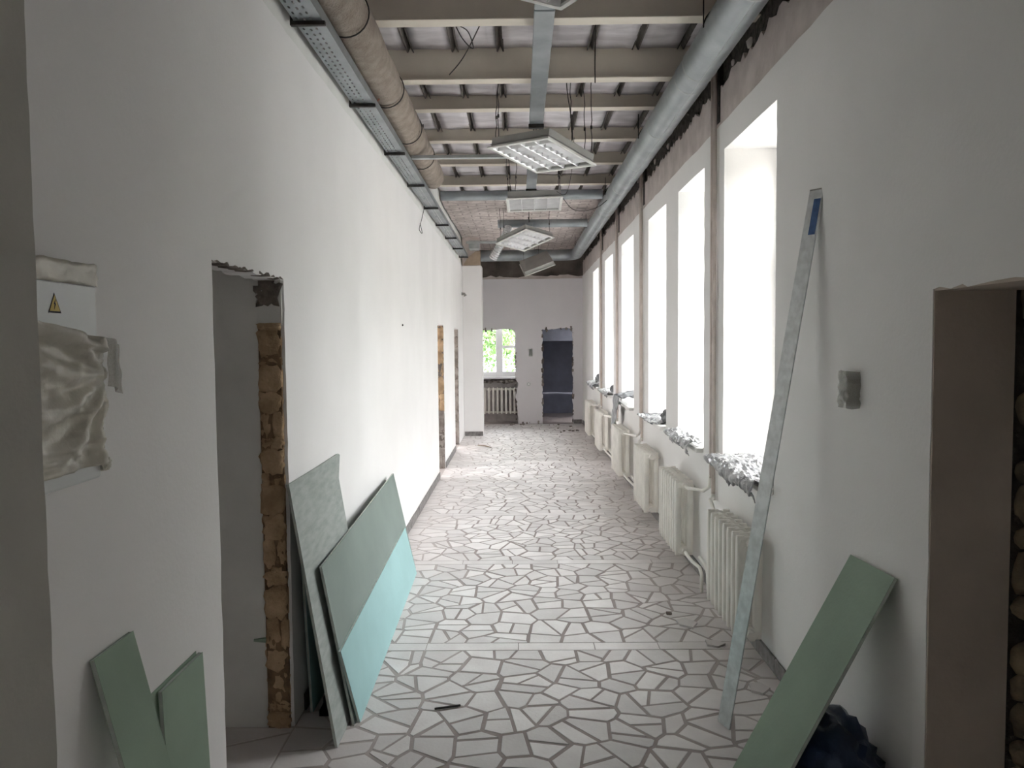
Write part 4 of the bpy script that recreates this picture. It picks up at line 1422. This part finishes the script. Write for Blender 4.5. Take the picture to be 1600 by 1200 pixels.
# film
def film(u, v):
    # u along the wall (near -> far), v from bottom to top; the top edge slants down to the far side
    y = 1.42 + 0.40 * u
    ztop = 1.815 - 0.055 * u
    z = 1.478 + (ztop - 1.478) * v
    p = Vector((cx1 + 0.022, y, z))
    q = Vector((y * 7, z * 22, 1))
    # horizontal drawn folds gathered to a knot at the far side
    kn = Vector((0, 1.80, 1.68))
    dk = math.hypot(y - kn.y, z - kn.z)
    ang = math.atan2(z - kn.z, y - kn.y)
    fold = math.sin(ang * 13 + 2 * noise.noise(Vector((y * 3, z * 5, 0)))) * 0.010 * min(1, dk * 6) * math.exp(-dk * 2.0)
    p.x += fold * 1.5 + 0.012 * noise.noise(q) + 0.010 * (0.5 - abs(noise.noise(q * 1.8))) + 0.005 * noise.noise(q * 4) + 0.012 * math.exp(-dk * 20)
    if v > 0.9:
        p.x += 0.012
    if u > 0.9:
        p.z += 0.010 * noise.noise(Vector((z * 30, 4, 4)))
        p.y += 0.012 * noise.noise(Vector((z * 26, 1, 7)))
        p.x -= (u - 0.9) * 0.25
    p.x = max(p.x, cx1 + 0.013 if u < 0.93 else XL + 0.02)
    return p
o = MB().grid(film, 44, 56).build('masking_film', FILMWARM, smooth='all', solid=0.0015)
tag(o, 'yellowish crumpled masking film stretched over the electrical cabinet', 'plastic film')
def flap(u, v):
    p = Vector((cx1 + 0.03 + 0.012 * math.sin(u * 6), 1.795 + 0.075 * u * (1 - 0.4 * abs(v - .4)), 1.655 + 0.115 * v - 0.02 * u))
    return p + Vector((0.01 * noise.noise(p * 18), 0.008 * noise.noise(p * 15 + Vector((3, 0, 0))), 0.006 * noise.noise(p * 20)))
o = MB().grid(flap, 14, 18).build('film_flap', CLEARFILM, smooth='all')
tag(o, 'loose translucent film flap sticking out at the right of the cabinet', 'plastic film')
def strip(u, v):
    z = 1.455 + 0.30 * v
    p = Vector((XL + 0.030 + 0.045 * (1 - u), 1.795 + 0.034 * u + 0.012 * noise.noise(Vector((z * 22, 3, 1))) * (0.3 + u), z))
    return p + Vector((0.010 * noise.noise(p * 45), 0.004 * noise.noise(p * 50), 0.006 * noise.noise(p * 42)))
o = MB().grid(strip, 10, 50).build('masking_tape', FILMWARM, solid=0.0012)
tag(o, 'crumpled strip of masking tape down the right edge of the cabinet', 'tape')
for k, (y, z, sz) in enumerate(((1.798, 1.69, 0.020), (1.835, 1.475, 0.022))):
    o = bundle((XL + 0.070 - 0.02 * k, y, z - sz), (sz * 0.7, sz * 1.1, sz), 21.3 + k, FILMWARM, ['gathered knot of masking film at mid height of the cabinet edge', 'loose wad of tape at the cabinet bottom corner'][k], 'film_knot')
    o['category'] = 'tape'

# ------------------------------------------------------------------ small wall devices
root = empty('wall_sensor', (XR - 0.02, 3.115, 1.48), 'small wall switch wrapped in clear film on the near right wall', 'switch')
MB().bbox((XR - 0.034, 3.065, 1.482), (XR - 0.001, 3.150, 1.612), 0.005).build('body', mat('sensor_grey', (0.42, 0.44, 0.41), 0.5, 0.05, 5), root)
MB().bbox((XR - 0.040, 3.070, 1.495), (XR - 0.0345, 3.103, 1.60), 0.002).build('rocker', mat('sensor_dark', (0.24, 0.25, 0.235), 0.4, 0.05, 5), root)
MB().bbox((XR - 0.040, 3.110, 1.495), (XR - 0.0345, 3.146, 1.60), 0.002).build('rocker', MATS['sensor_dark'], root)
def wrap(u, v):
    a = u * 2 - 1
    p = Vector((XR - 0.048 + 0.045 * max(0, abs(a) - 0.72) / 0.28, 3.108 + 0.060 * a, 1.474 + 0.146 * v))
    n_ = Vector((0.010 * noise.noise(p * 40), 0.006 * noise.noise(p * 45 + Vector((4, 0, 0))), 0.008 * noise.noise(p * 38)))
    p += n_
    p.x = min(p.x, XR - 0.002)
    return p
MB().grid(wrap, 22, 18).build('film_wrap', CLEARFILM, root, smooth='all')

root = empty('wall_switch', (0.235, YE - 0.01, 1.45), 'small grey double switch left of the dark far doorway', 'switch')
MB().bbox((0.195, YE - 0.03, 1.43), (0.27, YE - 0.001, 1.59), 0.006).build('body', MATS['sensor_grey'], root)
for x in (0.203, 0.238):
    MB().bbox((x, YE - 0.036, 1.45), (x + 0.025, YE - 0.0305, 1.57), 0.003).build('rocker', MATS['sensor_dark'], root)
root = empty('wall_socket', (0.19, YE - 0.01, 0.80), 'white socket low on the far wall', 'socket')
MB().bbox((0.145, YE - 0.014, 0.80), (0.23, YE - 0.001, 0.885), 0.006).build('plate', PVC, root)
ring = [(0.1875 + math.cos(a) * 0.028, YE - 0.016, 0.8425 + math.sin(a) * 0.028) for a in [2 * PI * k / 16 for k in range(17)]]
MB().tube(ring, 0.005, 6, cap=False).build('socket_ring', MATS['sensor_grey'], root)
o = MB().tube([(XL + 0.001, 14.2, 2.62), (XL + 0.05, 14.2, 2.62), (XL + 0.07, 14.2, 2.58)], [0.03, 0.025, 0.03], 8).build('wall_hook', HOUSING, smooth=True)
tag(o, 'small grey hook high on the left wall near the pier', 'hook')
o = MB().tube([(XL + 0.001, 6.95, 1.905), (XL + 0.012, 6.95, 1.903)], [0.012, 0.006], 6).build('wall_plug', WIRE, smooth=True)
tag(o, 'tiny dark screw plug in the middle of the left wall', 'plug')

# ------------------------------------------------------------------ debris
r_ = random.Random(101)
def chip(x, y, s, label, m=MARBLE, h=0.012, rot=0):
    n = 5
    pts = []
    for k in range(n):
        a = rot + 2 * PI * k / n + r_.uniform(-.3, .3)
        rr = s * r_.uniform(0.6, 1.1)
        pts.append((x + math.cos(a) * rr, y + math.sin(a) * rr, 0.0005))
    o = MB().prism(pts, (0, 0, h)).build('rubble_chip', m)
    return tag(o, label, 'rubble')
chip(1.02, 4.72, 0.085, 'flat broken stone slab lying by the nearest radiator')
chip(1.10, 4.40, 0.06, 'small stone chip on the floor under the nearest radiator')
chip(0.94, 4.90, 0.025, 'tiny dark crumb left of the broken slab', MORTAR)
chip(1.18, 3.82, 0.07, 'pale stone offcut beside the skirting below the near radiator')
for k in range(9):
    chip(r_.uniform(0.75, 1.15), r_.uniform(14.6, 16.2), r_.uniform(0.015, 0.04), 'small rubble crumb at the far right corner of the floor', MORTAR, 0.02)['group'] = 'far rubble crumbs'
for k in range(5):
    chip(r_.uniform(-0.2, 0.1), r_.uniform(16.1, 16.42), r_.uniform(0.02, 0.05), 'small rubble crumb below the far window opening', CLAY_GREY, 0.03)['group'] = 'niche rubble crumbs'
o = MB().tube([(-0.72, 13.05, 0.012), (-0.60, 12.95, 0.014), (-0.48, 12.75, 0.012)], [0.007, 0.010, 0.007], 6).build('wood_splinter', CARD)
tag(o, 'thin wooden splinter lying on the floor near the far pier', 'splinter')
o = MB().tube([(-0.42, 3.62, 0.006), (-0.30, 3.655, 0.006)], 0.005, 6).build('metal_scrap', DARKSTEEL)
tag(o, 'short dark metal offcut lying on the near paving', 'scrap')

# ------------------------------------------------------------------ outside
g = MB().box((-60, -40, -1.2), (60, 90, -1.0))
structure(g.build('ground', GRASS), 'ground outside the building', 'ground')
def tree(name, c, hgt, rad, n, seed, label, leaf=0.085, leafmat=LEAF, group='trees outside the far window'):
    r = random.Random(seed)
    root = empty(name, (c[0], c[1], -1.0), label, 'tree', group)
    tr = MB()
    tr.tube([(c[0], c[1], -1.0), (c[0] + .1, c[1], hgt * 0.4), (c[0], c[1] + .1, hgt * 0.85)], [0.16, 0.11, 0.04], 8)
    for k in range(7):
        a = k * 2.4
        z = hgt * (0.25 + 0.07 * k)
        tr.tube([(c[0], c[1], z), (c[0] + math.cos(a) * rad * .7, c[1] + math.sin(a) * rad * .7, z + 0.7)], [0.05, 0.015], 6)
    tr.build('trunk', BARK, root)
    mb = MB()
    for k in range(n):
        while True:
            p = Vector((r.uniform(-1, 1), r.uniform(-1, 1), r.uniform(-1, 1)))
            if p.length < 1 and p.length > 0.3 and noise.noise(p * 2.2 + Vector((seed, 0, 0))) > -0.12:
                break
        q = Vector((c[0] + p.x * rad, c[1] + p.y * rad, hgt * 0.52 + p.z * hgt * 0.58))
        u = Vector((r.uniform(-1, 1), r.uniform(-1, 1), r.uniform(-1, 1))).normalized()
        v = u.cross(Vector((r.uniform(-1, 1), r.uniform(-1, 1), 1))).normalized()
        s = leaf * r.uniform(0.7, 1.3)
        mb.add([q - u * s, q + v * s * .45, q + u * s, q - v * s * .45], [(0, 1, 2, 3)])
    tag(mb.build('foliage', leafmat, root, fixn=False), kind='stuff')
tree('leafy_tree', (-2.1, 24.5, 0), 5.2, 2.0, 9000, 3, 'bright green leafy tree in the left pane of the far window')
tree('leafy_tree', (0.7, 29.0, 0), 5.0, 2.2, 9000, 8, 'paler leafy tree in the right pane of the far window')
for k in range(7):  # unseen tree row added to hold low daylight off the left wall
    r_ = random.Random(k + 900)
    tree('shade_tree', (11.5 + r_.uniform(-.6, .6), -3.0 + 4.3 * k, 0), 5.3 + r_.uniform(-.5, .5), 2.05, 3200, 40 + k,
         'unseen leafy tree added outside the corridor windows to cut low daylight', 0.24, LEAFGREY, 'added tree row shading the corridor windows')
bpy.context.view_layer.update()
